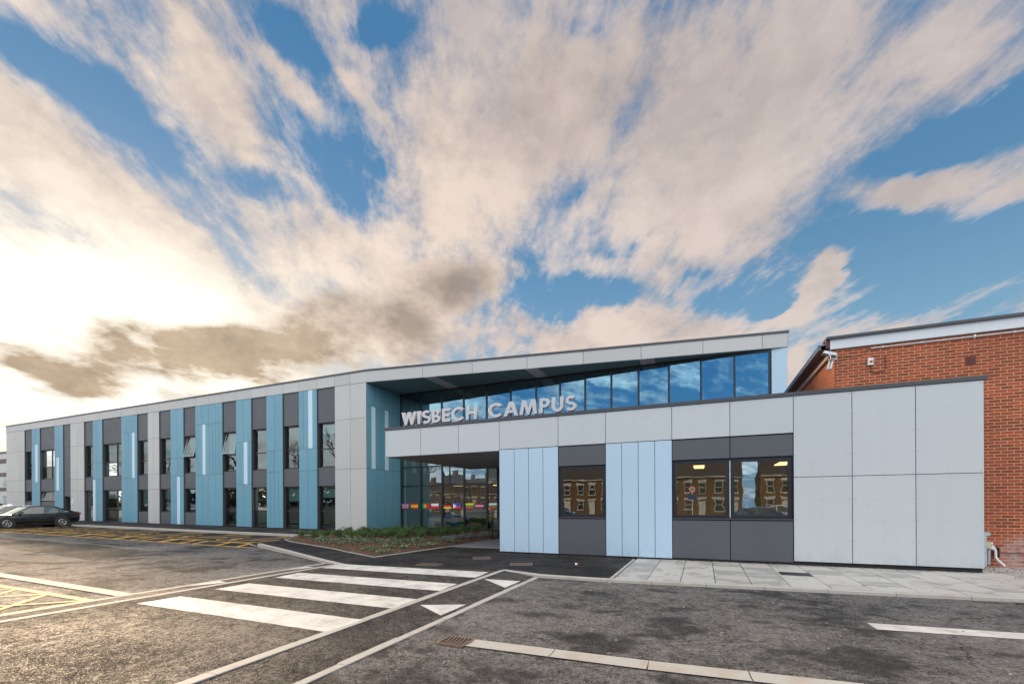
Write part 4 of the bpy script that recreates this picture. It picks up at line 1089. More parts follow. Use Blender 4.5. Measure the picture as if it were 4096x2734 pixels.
# ================================================================== SIGN
sign = empty('lettering_sign', (-6.5, 12.80, 4.29), 'silver three-dimensional letters reading WISBECH CAMPUS standing on the entrance roof edge', 'sign')
T_ = .195   # stroke, letter height 1
def arc(cx, cy, rx, ry, a0, a1, n=18): return [(cx + rx * math.cos(R(a0 + (a1 - a0) * i / n)), cy + ry * math.sin(R(a0 + (a1 - a0) * i / n))) for i in range(n + 1)]
def stroke(path, t):
    L_, R_ = [], []
    for i, p in enumerate(path):
        a = Vector(path[max(i - 1, 0)]); c = Vector(path[min(i + 1, len(path) - 1)]); d = (c - a).normalized(); n = Vector((-d.y, d.x)) * t / 2
        L_.append((p[0] + n.x, p[1] + n.y)); R_.append((p[0] - n.x, p[1] - n.y))
    return L_ + R_[::-1]
t = T_
def glyph(ch):
    if ch == 'I': return [[(0, 0), (t, 0), (t, 1), (0, 1)]], t
    if ch == 'E':
        w = .56; return [[(0, 0), (w, 0), (w, .19), (t, .19), (t, .41), (w - .02, .41), (w - .02, .59), (t, .59), (t, .81), (w, .81), (w, 1), (0, 1)]], w
    if ch == 'H':
        w = .78; return [[(0, 0), (t, 0), (t, .40), (w - t, .40), (w - t, 0), (w, 0), (w, 1), (w - t, 1), (w - t, .60), (t, .60), (t, 1), (0, 1)]], w
    if ch == 'W':
        w = 1.25; s_ = .22
        return [[(0, 1), (.27, 0), (.46, 0), (w / 2, .62), (w - .46, 0), (w - .27, 0), (w, 1), (w - s_, 1), (w - .37, .40), (w / 2 + .10, 1), (w / 2 - .10, 1), (.37, .40), (s_, 1)]], w
    if ch == 'M':
        w = 1.15
        return [[(0, 0), (.22, 0), (.33, .62), (w / 2 - .07, 0), (w / 2 + .07, 0), (w - .33, .62), (w - .22, 0), (w, 0), (w - .17, 1), (w - .37, 1), (w / 2, .36), (.37, 1), (.17, 1)]], w
    if ch == 'A':
        w = 1.0; return [[(0, 0), (.24, 0), (.33, .22), (w - .33, .22), (w - .24, 0), (w, 0), (w / 2 + .12, 1), (w / 2 - .12, 1)], [(.40, .40), (w - .40, .40), (w / 2, .70)]], w
    if ch == 'U':
        w = .74; p = [(t / 2, 1)] + arc(w / 2, .37, w / 2 - t / 2, .37 - t / 2 + .0, 180, 360, 16) + [(w - t / 2, 1)]
        p = [(t / 2, 1), (t / 2, .37)] + arc(w / 2, .37, w / 2 - t / 2, .37 - t / 2, 190, 350, 16) + [(w - t / 2, .37), (w - t / 2, 1)]
        return [stroke(p, t)], w
    if ch == 'C':
        p = arc(.5, .5, .5 - t / 2, .52 - t / 2, 42, 318, 30); return [stroke(p, t)], .92
    if ch == 'S':
        r_ = .5 * (1.02 - t) / 2
        top = arc(.32, 1.01 - t / 2 - r_, .21, r_, 35, 255, 16); bot = arc(.32, t / 2 - .01 + r_, .24, r_, 75, -145, 16)
        return [stroke(top[:-1] + bot[1:], t * .92)], .62
    if ch == 'P':
        o_ = [(0, 0), (t, 0), (t, .38), (.34, .38)] + arc(.34, .69, .30, .31, -90, 90, 14)[1:] + [(0, 1)]
        i_ = [(t, .56), (.32, .56)] + arc(.32, .69, .12, .13, -90, 90, 8)[1:] + [(t, .82)]
        return [o_, i_], .64
    if ch == 'B':
        o_ = [(0, 0), (.36, 0)] + arc(.36, .285, .30, .285, -90, 78, 12)[1:] + arc(.32, .765, .25, .235, -70, 90, 12) + [(0, 1)]
        i1 = [(t, .18), (.34, .18)] + arc(.34, .285, .12, .105, -90, 90, 8)[1:] + [(t, .39)]
        i2 = [(t, .585), (.31, .585)] + arc(.31, .70, .09, .115, -90, 90, 8)[1:] + [(t, .815)]
        return [o_, i1, i2], .66
Hh = .44
lets = [('W', -9.60, -9.00), ('I', -8.945, -8.83), ('S', -8.76, -8.43), ('B', -8.36, -8.04), ('E', -7.965, -7.67), ('C', -7.61, -7.12), ('H', -7.05, -6.67), ('C', -6.25, -5.76), ('A', -5.72, -5.22), ('M', -5.18, -4.60), ('P', -4.52, -4.20), ('U', -4.13, -3.79), ('S', -3.72, -3.40)]
dg_ = bpy.context.evaluated_depsgraph_get()
for ch, x0, x1 in lets:
    polys, w = glyph(ch)
    cu = bpy.data.curves.new('letter', 'CURVE'); cu.dimensions = '2D'; cu.fill_mode = 'BOTH'; cu.extrude = .06; cu.bevel_depth = .004; cu.bevel_resolution = 1
    for P in polys:
        s_ = cu.splines.new('POLY'); s_.points.add(len(P) - 1); s_.use_cyclic_u = True
        for pt, (u, v) in zip(s_.points, P): pt.co = (u / w * (x1 - x0), v * Hh, 0, 1)
    tmp = bpy.data.objects.new('tmp', cu); COL.objects.link(tmp)
    bpy.context.view_layer.update()
    me = bpy.data.meshes.new_from_object(tmp.evaluated_get(bpy.context.evaluated_depsgraph_get()))
    bpy.data.objects.remove(tmp); bpy.data.curves.remove(cu)
    me.name = 'letter'; me.transform(Matrix.Rotation(R(90), 4, 'X'))
    me.transform(Matrix.Translation((x0 + 6.5, 0, .035)))
    me.materials.clear(); me.materials.append(M['letter'] if 'letter' in M else M.setdefault('letter', plain('brushed_letter', (.50, .50, .50), .38, .35, var=.05, nscale=30)))
    o = bpy.data.objects.new('letter', me); COL.objects.link(o); o.parent = sign; o['label'] = 'silver letter ' + ch
b = MB()
for ch, x0, x1 in lets:
    for xx in (x0 + .05, x1 - .05): b.box(xx - .008, xx + .008, 12.79, 12.81, 4.289, 4.34)
b.build('fixing_pins', M['chrome'], sign)

# ================================================================== BARRIER at entrance
g = empty('glass_barrier', (-8.2, 17.2, PZ), 'black post guard rail with glass infill beside the entrance door', 'barrier')
b = MB(); b.box(-8.30, -8.24, 17.17, 17.23, .06, .98); b.box(-8.34, -8.20, 17.13, 17.27, .06, .075); b.build('post', M['frame'], g)
b = MB(); b.box(-7.0, -6.94, 17.17, 17.23, .06, .98); b.build('post', M['frame'], g)
b = MB(); b.box(-8.24, -7.0, 17.18, 17.22, .95, .99); b.box(-8.24, -7.0, 17.18, 17.22, .16, .20); b.build('rail', M['frame'], g)
b = MB(); b.face([(-8.23, 17.2, .2), (-7.0, 17.2, .2), (-7.0, 17.2, .95), (-8.23, 17.2, .95)]); b.build('glass_panel', M['glass_clear'], g)

# ================================================================== BRICK HALL
YB = 14.05; XB = 3.19
bh = empty('brick_building', (XB, YB, 0), 'red brick building with white roof fascia behind the grey panelled block', 'building')
b = MB(); b.box(XB, 17, YB, 40, -.1, 5.60); b.build('brick_wall', M['brick'], bh)
b = MB(); b.prism([(3.09, YB - .05), (17, YB + .12), (17, YB - .04 + .0), (3.09, YB - .09)][::-1], 5.575, 5.835)
b.v = []; b.f = []; b.mi = []
b.box(3.09, 9.6, YB - .06, YB - .002, 5.58, 5.835); b.box(9.606, 17, YB - .06, YB - .002, 5.58, 5.835)
b.build('fascia_board', M['white_board'], bh, 'white painted roof fascia board')
b = MB(); b.prism([(3.0, YB - .12), (17, YB - .12), (17, YB + .3), (3.0, YB + .3)], 5.836, 5.90); b.build('roof_edge', M['coping'], bh, 'dark metal roof edge trim')
b = MB(); b.box(3.0, 3.088, YB - .06, YB + .02, 5.62, 5.835); b.build('corner_block', plain('brown_block', (.09, .035, .025), .7), bh)
b = MB(); b.box(3.05, 17, YB + .0, 40, 5.601, 5.83); b.build('roof', M['roof'], bh)
# left eave: soffit boards (brown), beam (pinkish) and gutter
b = MB()
for i in range(30): b.box(2.90, 3.10, YB + .03 + i * .86, YB + .875 + i * .86, 5.60, 5.615)
b.build('eave_soffit', plain('brown_soffit', (.12, .065, .05), .7), bh, 'brown boards under the left eave')
b = MB(); b.box(3.10, 3.187, YB + .03, 39, 5.44, 5.60); b.build('eave_beam', plain('pinkish_beam', (.36, .27, .25), .75), bh, 'pinkish concrete beam under the left eave')
b = MB(); b.box(2.84, 2.899, YB - .02, 39.5, 5.60, 5.70); b.build('gutter', plain('slate_gutter', (.07, .10, .14), .4), bh, 'slate blue gutter along the left eave')
b = MB(); b.box(2.84, 3.05, YB - .02, 39.5, 5.701, 5.73); b.build('eave_deck', M['coping'], bh)
# air brick
b = MB(); b.box(5.79, 5.98, YB - .006, YB + .01, 4.83, 5.05); av = b.build('air_brick', plain('terracotta', (.17, .05, .03), .8), bh, 'terracotta air vent set in the brickwork')
b = MB()
for i in range(7):
    for j in range(7): b.box(5.805 + i * .0245, 5.818 + i * .0245, YB - .0085, YB - .0065, 4.85 + j * .027, 4.865 + j * .027)
b.build('holes', M['backing'], av)

# conduit and fittings on the brick wall: things of their own
g = empty('white_conduit', (5.3, YB, 5.5), 'thin white conduit pipe running under the white roof fascia', 'pipe')
b = MB(); b.tube([(3.96, YB - .03, 5.50), (13, YB - .03, 5.50)], .014, 8); b.build('tube', M['white_paint'], g)
b = MB()
for xx in (4.21, 4.98, 5.94, 6.65): b.tube([(xx - .015, YB - .03, 5.50), (xx + .015, YB - .03, 5.50)], .024 if xx != 5.94 else .045, 8); b.box(xx - .01, xx + .01, YB - .012, YB, 5.475, 5.53)
b.build('clips', M['white_paint'], g)
b = MB(); b.tube([(3.96, YB - .03, 5.50), (3.86, YB - .015, 5.46), (3.82, YB - .012, 5.35), (3.5, YB - .012, 5.35), (3.28, YB - .012, 5.38)], .005, 6); b.build('cable', M['cable'], g)

g = empty('isolator_switch', (3.95, YB, 5.15), 'white isolator box with red rotary switch on the brick wall', 'switch')
b = MB(); b.box(3.89, 4.00, YB - .07, YB - .001, 5.07, 5.25); b.build('box', M['white_paint'], g)
b = MB(); b.box(3.918, 3.985, YB - .073, YB - .0705, 5.125, 5.185); b.build('yellow_plate', M['yellowp'], g)
b = MB(); b.tube([(3.955, YB - .0735, 5.157), (3.955, YB - .10, 5.157)], .025, 12); b.build('knob', M['red'], g)
b = MB(); b.tube([(3.955, YB - .03, 5.07), (3.955, YB - .03, 5.03), (3.958, YB - .012, 4.97), (3.965, YB - .012, 4.92), (3.99, YB - .012, 4.885), (4.1, YB - .012, 4.88), (4.22, YB - .012, 4.885), (4.255, YB - .012, 4.91), (4.265, YB - .012, 4.96), (4.265, YB - .012, 5.26)], .008, 6); b.build('cable', M['cable'], g)

g = empty('wall_floodlight', (3.2, YB, 5.4), 'grey security floodlight with motion sensor and hanging tube lamp on the brick corner', 'lamp')
b = MB(); b.box(3.20, 3.245, YB - .03, YB - .001, 5.30, 5.43); b.build('bracket', M['galv'], g)
b = MB(); b.tube([(3.21, YB - .03, 5.38), (3.13, YB - .14, 5.40)], .022, 8); b.build('arm', M['galv'], g)
def hood(b, c, u, v, w, taper):
    c, u, v, w = map(Vector, (c, u, v, w)); bb = len(b.v)
    b.v += [tuple(c + u * i * (taper if k > 0 else 1) + v * j * (taper if k > 0 else 1) + w * k) for k in (-1, 1) for j in (-1, 1) for i in (-1, 1)]
    for q in ((0, 2, 3, 1), (4, 5, 7, 6), (0, 1, 5, 4), (2, 6, 7, 3), (0, 4, 6, 2), (1, 3, 7, 5)): b.f.append(tuple(bb + i for i in q)); b.mi.append(0)
b = MB(); hood(b, (3.04, YB - .20, 5.43), (.155, 0, -.055), (0, .10, 0), (.012, 0, .035), .8); b.build('hood', M['galv'], g)
b = MB(); b.obox((3.035, YB - .20, 5.395), (.14, 0, -.05), (0, .085, 0), (.002, 0, .006)); b.build('reflector', M['chrome'], g)
b = MB(); b.tube([(3.055, YB - .26, 5.385), (3.05, YB - .26, 5.355)], [.045, .03], 12); b.build('motion_sensor', M['white_paint'], g)
b = MB(); b.tube([(3.10, YB - .14, 5.37), (3.09, YB - .14, 5.31)], .025, 8); b.obox((3.09, YB - .14, 5.295), (.055, 0, 0), (0, .04, 0), (0, 0, .02)); b.obox((3.04, YB - .14, 5.05), (.055, 0, 0), (0, .04, 0), (0, 0, .01)); b.obox((3.085, YB - .10, 5.17), (.05, 0, 0), (0, .006, 0), (.025, 0, .115)); b.build('lamp_holder', M['galv'], g)
b = MB()
for dx in (-.035, .035): b.tube([(3.095 + dx, YB - .14, 5.275), (3.045 + dx, YB - .14, 5.06)], .013, 8)
b.build('lamp_tube', M['lamp_tube'], g)

g = empty('service_pipes', (6.1, YB, .06), 'grey post, cream meter box and white plastic pipes at the foot of the brick wall', 'pipe')
def Y5(d): return YB - d
b = MB(); b.box(6.02, 6.09, YB - .16, YB - .08, .06, .86); b.box(6.02, 6.15, YB - .17, YB - .07, .80, .875); b.build('post', M['galv'], g)
b = MB(); b.box(6.085, 6.17, YB - .15, YB - .02, .50, .65); b.build('meter_box', M['cream'], g)
b = MB(); b.tube([(6.16, YB - .10, .60), (6.20, YB - .10, .62), (6.22, YB - .10, .55), (6.19, YB - .10, .48)], .035, 10)
b.tube([(6.19, YB - .10, .52), (6.245, YB - .10, .50), (6.265, YB - .10, .42), (6.265, YB - .10, .30), (6.30, YB - .12, .22), (6.40, YB - .16, .10)], .026, 10)
b.build('waste_pipe', M['white_paint'], g)
b = MB(); b.tube([(6.155, YB - .08, .50), (6.15, YB - .08, .12)], .03, 10); b.build('flexible_pipe', M['galv'], g)
b = MB(); b.tube([(6.045, YB - .03, 2.25), (6.06, YB - .03, 1.4), (6.075, YB - .03, .65)], .018, 8)
for zz_ in (2.1, 1.55, 1.2): b.box(6.03, 6.12, YB - .03, YB, zz_ - .01, zz_ + .01)
b.build('black_pipe', M['cable'], g)
g = empty('red_pipe', (6.6, YB, .4), 'thin oxide red pipe low along the brick wall', 'pipe')
b = MB(); b.tube([(6.36, YB - .05, .40), (13, YB - .05, .40)], .014, 8); b.build('tube', M['rust'], g)
b = MB(); b.box(6.27, 6.33, YB - .04, YB, .28, .55); b.prism([(6.33, YB - .10), (6.37, YB - .05), (6.37, YB - .03), (6.33, YB - .001)], .30, .52); b.build('bracket', M['rust'], g)

# ================================================================== fallen leaves, litter
b = MB()
def leaf(x, y, z, s_):
    a = random.uniform(0, 2 * PI); u = Vector((math.cos(a), math.sin(a), random.uniform(-.4, .4))) * s_; v = Vector((-math.sin(a), math.cos(a), random.uniform(-.5, .5))) * s_ * .6
    c = Vector((x, y, z + s_ * .5)); b.face([c - u, c - v * .9, c + u, c + v])
for i in range(420): leaf(random.uniform(-5.8, 5.6), 12.66 + random.gauss(0, .05) + .04, PZ, random.uniform(.01, .028))
for i in range(160): leaf(random.gauss(6.0, .35), random.uniform(12.7, 13.9), PZ, random.uniform(.012, .03))
for i in range(260):
    t_ = random.random(); leaf(-15.2 + 5.6 * t_ + random.gauss(0, .05), 11.52 - 2.33 * t_ - abs(random.gauss(0, .09)), .002, random.uniform(.012, .03))
for i in range(46): leaf(random.uniform(-1.5, 7), random.uniform(9.3, 12.6), PZ + .003, random.uniform(.012, .03))
for i in range(500): leaf(random.uniform(-48, -17.3), 19.42 + random.gauss(0, .06), PZ + .03 + GZ(random.uniform(-48, -17)) * 0 + .0098 * .9 * 0 + .05, random.uniform(.012, .03))
tag(b.build('fallen_leaves', M['dead_leaf']), 'brown fallen leaves gathered along the plinth and kerbs', 'leaves', kind='stuff')
b = MB()
for i in range(60):
    x, y = random.uniform(-7, 5), random.uniform(3, 9); s_ = random.uniform(.006, .014)
    b.obox((x, y, .004 + s_ * .5), (s_, 0, 0), (0, s_ * .8, 0), (0, 0, s_ * .5))
tag(b.build('grit', plain('pale_grit', (.35, .32, .28), .9)), 'pale grit scattered on the asphalt', 'grit', kind='stuff')
g = MB(); g.obox((-2.92, 10.9, PZ + .02), (.022, .007, 0), (-.007, .02, .008), (0, 0, .014), 1); g.obox((-2.885, 10.92, PZ + .016), (.014, -.007, 0), (.007, .014, .008), (0, 0, .013))
o = g.build('litter', [M['red'], M['white_paint']]); tag(recenter(o), 'crumpled red and white litter on the footway', 'litter')

# ================================================================== CARS
def paint(name, col, metal=.4):
    T = mat(name); setp(T, col=tuple(col), rough=.28, metal=metal, coat=.8); T.b.inputs['Coat Roughness'].default_value = .05; return T.m
M['tyre'] = plain('tyre', (.015, .015, .015), .8)
M['rim'] = plain('alloy_rim', (.5, .5, .5), .3, .9)
M['redlens'] = plain('tail_lens', (.30, .01, .015), .2)
M['headlens'] = plain('head_lens', (.6, .62, .65), .1)
M['trim'] = plain('car_trim', (.02, .02, .02), .6)
def make_car(pm, label, H=1.0, group=None):
    g = empty('parked_car', (0, 0, 0), label, 'car', group)
    # stations: x, half width, sill z, top z (bonnet / belt / boot)
    st = [(2.32, .52, .42, .56), (2.26, .72, .30, .66), (2.05, .82, .24, .74), (1.6, .875, .22, .82), (1.0, .89, .22, .90), (.4, .895, .22, .93), (-.4, .895, .22, .95), (-1.2, .89, .22, .98), (-1.75, .875, .24, 1.02), (-2.15, .83, .30, 1.03), (-2.30, .74, .38, .98), (-2.36, .60, .50, .86)]
    b = MB(); rings = []
    for x, w, z0, z1 in st:
        z1 *= H; pr = [(0, z0), (w * .80, z0), (w * .96, z0 + .08), (w, z0 + (z1 - z0) * .45), (w * .97, z0 + (z1 - z0) * .78), (w * .90, z1 - .025), (w * .70, z1), (0, z1 + .015)]
        ring = [(x, y, z) for y, z in pr] + [(x, -y, z) for y, z in pr[-2:0:-1]]
        bb = len(b.v); b.v += ring; rings.append((bb, len(ring)))
    for (a, n), (c, _) in zip(rings, rings[1:]):
        for i in range(n): b.f.append((a + i, a + (i + 1) % n, c + (i + 1) % n, c + i)); b.mi.append(0)
    b.f.append(tuple(range(rings[0][0], rings[0][0] + rings[0][1]))); b.mi.append(0)
    b.f.append(tuple(range(rings[-1][0], rings[-1][0] + rings[-1][1]))[::-1]); b.mi.append(0)
    o = b.build('body', pm, g, keep=True, smooth=True)
    # greenhouse glass
    gs = [(1.02, .76, .90, .91), (.30, .64, .93, 1.33), (.05, .62, .93, 1.39), (-.5, .615, .94, 1.415), (-1.0, .60, .96, 1.37), (-1.45, .60, .98, 1.22), (-1.98, .66, 1.00, 1.045)]
    b = MB(); rings = []
    for x, wt, z0, z1 in gs:
        z0 *= H; z1 *= H; wb = .82
        ring = [(x, wb, z0 - .03), (x, wt, z1 - .03), (x, wt * .85, z1), (x, 0, z1 + .012), (x, -wt * .85, z1), (x, -wt, z1 - .03), (x, -wb, z0 - .03)]
        rings.append(len(b.v)); b.v += ring
    for a, c in zip(rings, rings[1:]):
        for i in range(6): b.f.append((a + i, a + i + 1, c + i + 1, c + i)); b.mi.append(0)
    b.build('windows', M['car_glass'], g, keep=True, smooth=False)
    # roof skin
    b = MB(); rings = []
    for x, wt, z0, z1 in gs[1:6]:
        z1 *= H
        rings.append(len(b.v)); b.v += [(x, wt + .012, z1 - .055), (x, wt + .006, z1 - .018), (x, wt * .85, z1 + .012), (x, 0, z1 + .026), (x, -wt * .85, z1 + .012), (x, -wt - .006, z1 - .018), (x, -wt - .012, z1 - .055)]
    for a, c in zip(rings, rings[1:]):
        for i in range(6): b.f.append((a + i, a + i + 1, c + i + 1, c + i)); b.mi.append(0)
    b.build('roof', pm, g, keep=True, smooth=True)
    b = MB()
    for s_ in (-1, 1):
        for pp_, rr_ in (([(1.03, s_ * .80, .90 * H), (.30, s_ * .655, 1.315 * H)], .028), ([(-.42, s_ * .83, .92 * H), (-.50, s_ * .63, 1.385 * H)], .03),
                         ([(-1.30, s_ * .81, .97 * H), (-1.22, s_ * .62, 1.28 * H)], .03), ([(-1.97, s_ * .72, 1.01 * H), (-1.45, s_ * .615, 1.20 * H), (-1.0, s_ * .615, 1.345 * H)], .035)):
            b = MB(); b.tube(pp_, rr_, 6); b.build('pillar', pm, g, keep=True)
    # wheels
    for wx in (1.36, -1.28):
        for s_ in (-1, 1):
            a = MB(); a.tube([(wx, s_ * .70, .33), (wx, s_ * .905, .33)], .40, 20); a.build('wheel_arch', M['trim'], g, keep=True)
            a = MB(); a.tube([(wx, s_ * .72, .32), (wx, s_ * .74, .32), (wx, s_ * .91, .32), (wx, s_ * .93, .32)], [.29, .32, .32, .29], 22); tw = a.build('wheel', M['tyre'], g, keep=True)
            a = MB(); a.tube([(wx, s_ * .925, .32), (wx, s_ * .936, .32)], [.215, .215], 20, caps=True)
            a.build('rim_well', M['trim'], tw, keep=True)
            a = MB()
            for k in range(5):
                t_ = 2 * PI * k / 5 + .3; d = Vector((math.cos(t_), 0, math.sin(t_)))
                p = Vector((wx, s_ * .943, .32)); a.obox(p + d * .11, d * .10, Vector((-d.z, 0, d.x)) * .03, Vector((0, .006, 0)))
            a.tube([(wx, s_ * .938, .32), (wx, s_ * .955, .32)], .05, 12)
            rr = [(wx + .205 * math.cos(2 * PI * k / 20), s_ * .94, .32 + .205 * math.sin(2 * PI * k / 20)) for k in range(21)]
            a.tube(rr, .014, 6, caps=False)
            a.build('rim', M['rim'], tw, keep=True)
    for s_ in (-1, 1):
        a = MB(); a.obox((2.16, s_ * .62, .66 * H), (.09, s_ * .04, 0), (-.04, s_ * .13, 0), (0, 0, .06)); a.build('headlight', M['headlens'], g, keep=True)
        a = MB(); a.obox((-2.24, s_ * .70, .88 * H), (.06, s_ * .02, 0), (.03, -s_ * .12, 0), (0, 0, .07)); a.build('tail_light', M['redlens'], g, keep=True)
        a = MB(); a.obox((.72, s_ * .95, .98 * H), (.06, 0, 0), (0, .09, 0), (0, 0, .05)); a.build('wing_mirror', pm, g, keep=True)
        for dx in (-.25, -1.15):
            a = MB(); a.obox((dx, s_ * .90, .78 * H), (.08, 0, 0), (0, .012, 0), (0, 0, .012)); a.build('door_handle', pm, g, keep=True)
    for s_ in (-1, 1):
        a = MB()
        for dx in (.72, -.42, -1.25): a.obox((dx, s_ * .893, .60 * H), (.004, 0, 0), (0, .006, 0), (0, 0, .28))
        a.obox((0.03, s_ * .905, .48), (.9, 0, 0), (0, .008, 0), (0, 0, .02))
        a.build('door_seams', M['trim'], g, keep=True)
    a = MB(); a.obox((0, 0, .30), (2.0, 0, 0), (0, .80, 0), (0, 0, .10)); a.build('underbody', M['trim'], g, keep=True)
    return g
cars_g = 'cars parked beside the long wing'
rot = R(-88.5)
c1 = make_car(paint('black_paint', (.006, .007, .009), .2), 'black saloon car parked at the left end of the bays', 1.0, cars_g)
c1.location = (-39.55, 14.05, GZ(-39.5)); c1.scale = (.97, .97, .97); c1.rotation_euler = (0, 0, rot)
c2 = make_car(paint('silver_paint', (.55, .56, .57), .6), 'silver car half hidden behind the black saloon', 1.0, cars_g)
c2.location = (-42.5, 14.1, GZ(-42.5)); c2.rotation_euler = (0, 0, rot)
c3 = make_car(paint('dark_grey_paint', (.02, .022, .025), .4), 'tall dark car at the far left edge behind the silver car', 1.18, cars_g)
c3.location = (-46.9, 13.6, GZ(-46.9)); c3.rotation_euler = (0, 0, rot)

# ================================================================== far left building
fb = empty('striped_building', (-92, 34, 0), 'distant white and brown banded building beyond the left end of the wing', 'building')
b = MB()
zb_ = [(0, .8, 0), (2.9, 3.8, 0), (5.3, 6.0, 0), (8.3, 10.2, 0)]
b.box(-150, -80, 34, 50, 0, 10.2); b.build('wall', panelmat('far_white_render', (.50, .50, .48)), fb)
b = MB(); b.box(-150, -79.9, 33.95, 33.99, 8.5, 9.2); b.box(-150, -79.9, 33.95, 33.99, 6.4, 7.0); b.box(-150, -79.9, 33.95, 33.99, 4.0, 4.6); b.box(-150, -79.9, 33.95, 33.99, .8, 1.5); b.build('brown_band', plain('far_brown', (.13, .10, .085), .7), fb)
b = MB(); b.box(-150, -79.9, 33.8, 50, 10.2, 10.35); b.build('roof_edge', M['coping'], fb)
for i in range(18):
    for z0, z1 in ((1.5, 3.2), (5.0, 6.3)):
        x0 = -82 - i * 3.4
        f = MB(); f.box(x0 - 1.6, x0, 33.9, 33.94, z0, z1); w = f.build('window', M['frame'], fb)
        f = MB(); f.box(x0 - 1.55, x0 - .82, 33.88, 33.895, z0 + .05, z1 - .05); f.box(x0 - .78, x0 - .05, 33.88, 33.895, z0 + .05, z1 - .05); f.build('pane', M['glass'], w)

# ================================================================== street behind the camera (seen in the window reflections)
def sash(x, y, z, w, h, parent):
    f = MB()
    f.box(x - w / 2 - .15, x + w / 2 + .15, y, y + .06, z + h, z + h + .28); f.box(x - w / 2 - .1, x + w / 2 + .1, y, y + .08, z - .12, z)
    f.box(x - w / 2, x - w / 2 + .07, y, y + .05, z, z + h); f.box(x + w / 2 - .07, x + w / 2, y, y + .05, z, z + h); f.box(x - w / 2, x + w / 2, y, y + .05, z + h / 2 - .04, z + h / 2 + .04); f.box(x - w / 2 + .07, x + w / 2 - .07, y, y + .049, z + h - .07, z + h)
    wd = f.build('window', M['white_paint'], parent)
    f = MB(); f.box(x - w / 2 + .07, x + w / 2 - .07, y - .02, y + .01, z, z + h); f.build('pane', M['dim'], wd)
M['dim'] = plain('dim_glass', (.05, .055, .06), .12)
def house(x0, W=3.8, yf=-40):
    g = empty('terraced_house', (x0 + W / 2, yf, 0), 'brown brick terraced house across the road behind the camera', 'house', 'terraced houses across the road')
    b = MB(); b.box(x0, x0 + W, yf - 8, yf, 0, 5.4); b.build('wall', M['brick_house'], g)
    b = MB(); b.face([(x0, yf + .25, 5.35), (x0 + W, yf + .25, 5.35), (x0 + W, yf - 4, 8.3), (x0, yf - 4, 8.3)]); b.face([(x0, yf - 4, 8.3), (x0 + W, yf - 4, 8.3), (x0 + W, yf - 8.2, 5.35), (x0, yf - 8.2, 5.35)])
    b.face([(x0, yf, 5.39), (x0, yf - 4, 8.28), (x0, yf - 8, 5.39)]); b.face([(x0 + W, yf, 5.39), (x0 + W, yf - 4, 8.28), (x0 + W, yf - 8, 5.39)])
    rf = b.build('roof', M['tile'], g)
    b = MB(); b.box(x0 + .1, x0 + .9, yf - 4.5, yf - 3.5, 7.8, 9.4); b.build('chimney', M['brick_house'], rf)
    b = MB(); b.box(x0, x0 + W, yf + .18, yf + .3, 5.22, 5.36); b.build('gutter', M['white_paint'], g)
    sash(x0 + .95, yf, 3.2, .85, 1.4, g); sash(x0 + 2.75, yf, 3.2, .85, 1.4, g); sash(x0 + .95, yf, .9, .95, 1.4, g)
    b = MB(); b.box(x0 + 2.3, x0 + 3.2, yf, yf + .05, 0, 2.1); b.box(x0 + 2.15, x0 + 3.35, yf, yf + .07, 2.3, 2.6); b.build('door', M['white_paint'], g)
    return g
hp = house(0)
hx = [3.9 - 3.8 * k for k in range(1, 22)] + [6.0 + 3.8 * k for k in range(4)]
for k, xh in enumerate(hx):
    o = hp if k == 0 else copy_tree(hp)
    o.location = (xh + 1.9, -40, 0)
sg = empty('speed_limit_sign', (-1.2, -12, 0), 'round red ringed speed limit sign reading 10 above a blue plate, behind the camera', 'road sign')
b = MB(); b.tube([(-1.2, -12, 0), (-1.2, -12, 3.0)], .038, 8); b.build('post', M['galv'], sg)
b = MB(); b.tube([(-1.2, -11.95, 2.75), (-1.2, -11.93, 2.75)], .30, 24); b.build('red_ring', M['red'], sg)
b = MB(); b.tube([(-1.2, -11.929, 2.75), (-1.2, -11.922, 2.75)], .23, 24); b.build('white_face', M['white_paint'], sg)
b = MB(); b.box(-1.13, -1.09, -11.921, -11.917, 2.65, 2.86)   # 1 (reads from the +y side: left is +x)
rr = [(-1.25 + .06 * math.cos(2 * PI * k / 16), -11.919, 2.755 + .095 * math.sin(2 * PI * k / 16)) for k in range(17)]
b.tube(rr, .018, 5, caps=False); b.build('numerals', M['frame'], sg)
b = MB(); b.box(-1.48, -.92, -11.95, -11.93, 2.02, 2.36); b.build('blue_plate', plain('blue_sign', (.02, .06, .35), .4), sg)

def tree(seed, H):
    random.seed(seed); b = MB()
    def grow(p, d, L, r_, lev):
        q = p + d * L; m_ = p.lerp(q, .5) + Vector((random.uniform(-1, 1), random.uniform(-1, 1), 0)) * L * .06
        b.tube([p, m_, q], [r_, r_ * .85, r_ * .68], 5 if lev < 3 else 3, caps=False)
        if lev >= 6: return
        for k in range(3 if lev < 4 else 2):
            a = Vector((random.gauss(0, 1), random.gauss(0, 1), random.gauss(.25, .6))); nd = (d + a.normalized() * random.uniform(.5, .95)).normalized()
            grow(q if k == 0 else p.lerp(q, random.uniform(.55, 1)), nd, L * random.uniform(.62, .82), r_ * .6, lev + 1)
    g = empty('bare_tree', (0, 0, 0), 'bare winter tree across the road behind the camera', 'tree', 'bare trees across the road')
    t_ = MB(); t_.tube([(0, 0, 0), (.05, 0, H * .15), (0, .05, H * .26)], [.3, .24, .2], 8); t_.build('trunk', M['barkw'], g, keep=True)
    grow(Vector((0, .05, H * .25)), Vector((0, 0, 1)), H * .24, .19, 0)
    b.build('crown', M['barkw'], g, keep=True)
    return g
ta, tb = tree(3, 10), tree(9, 12)
used = set()
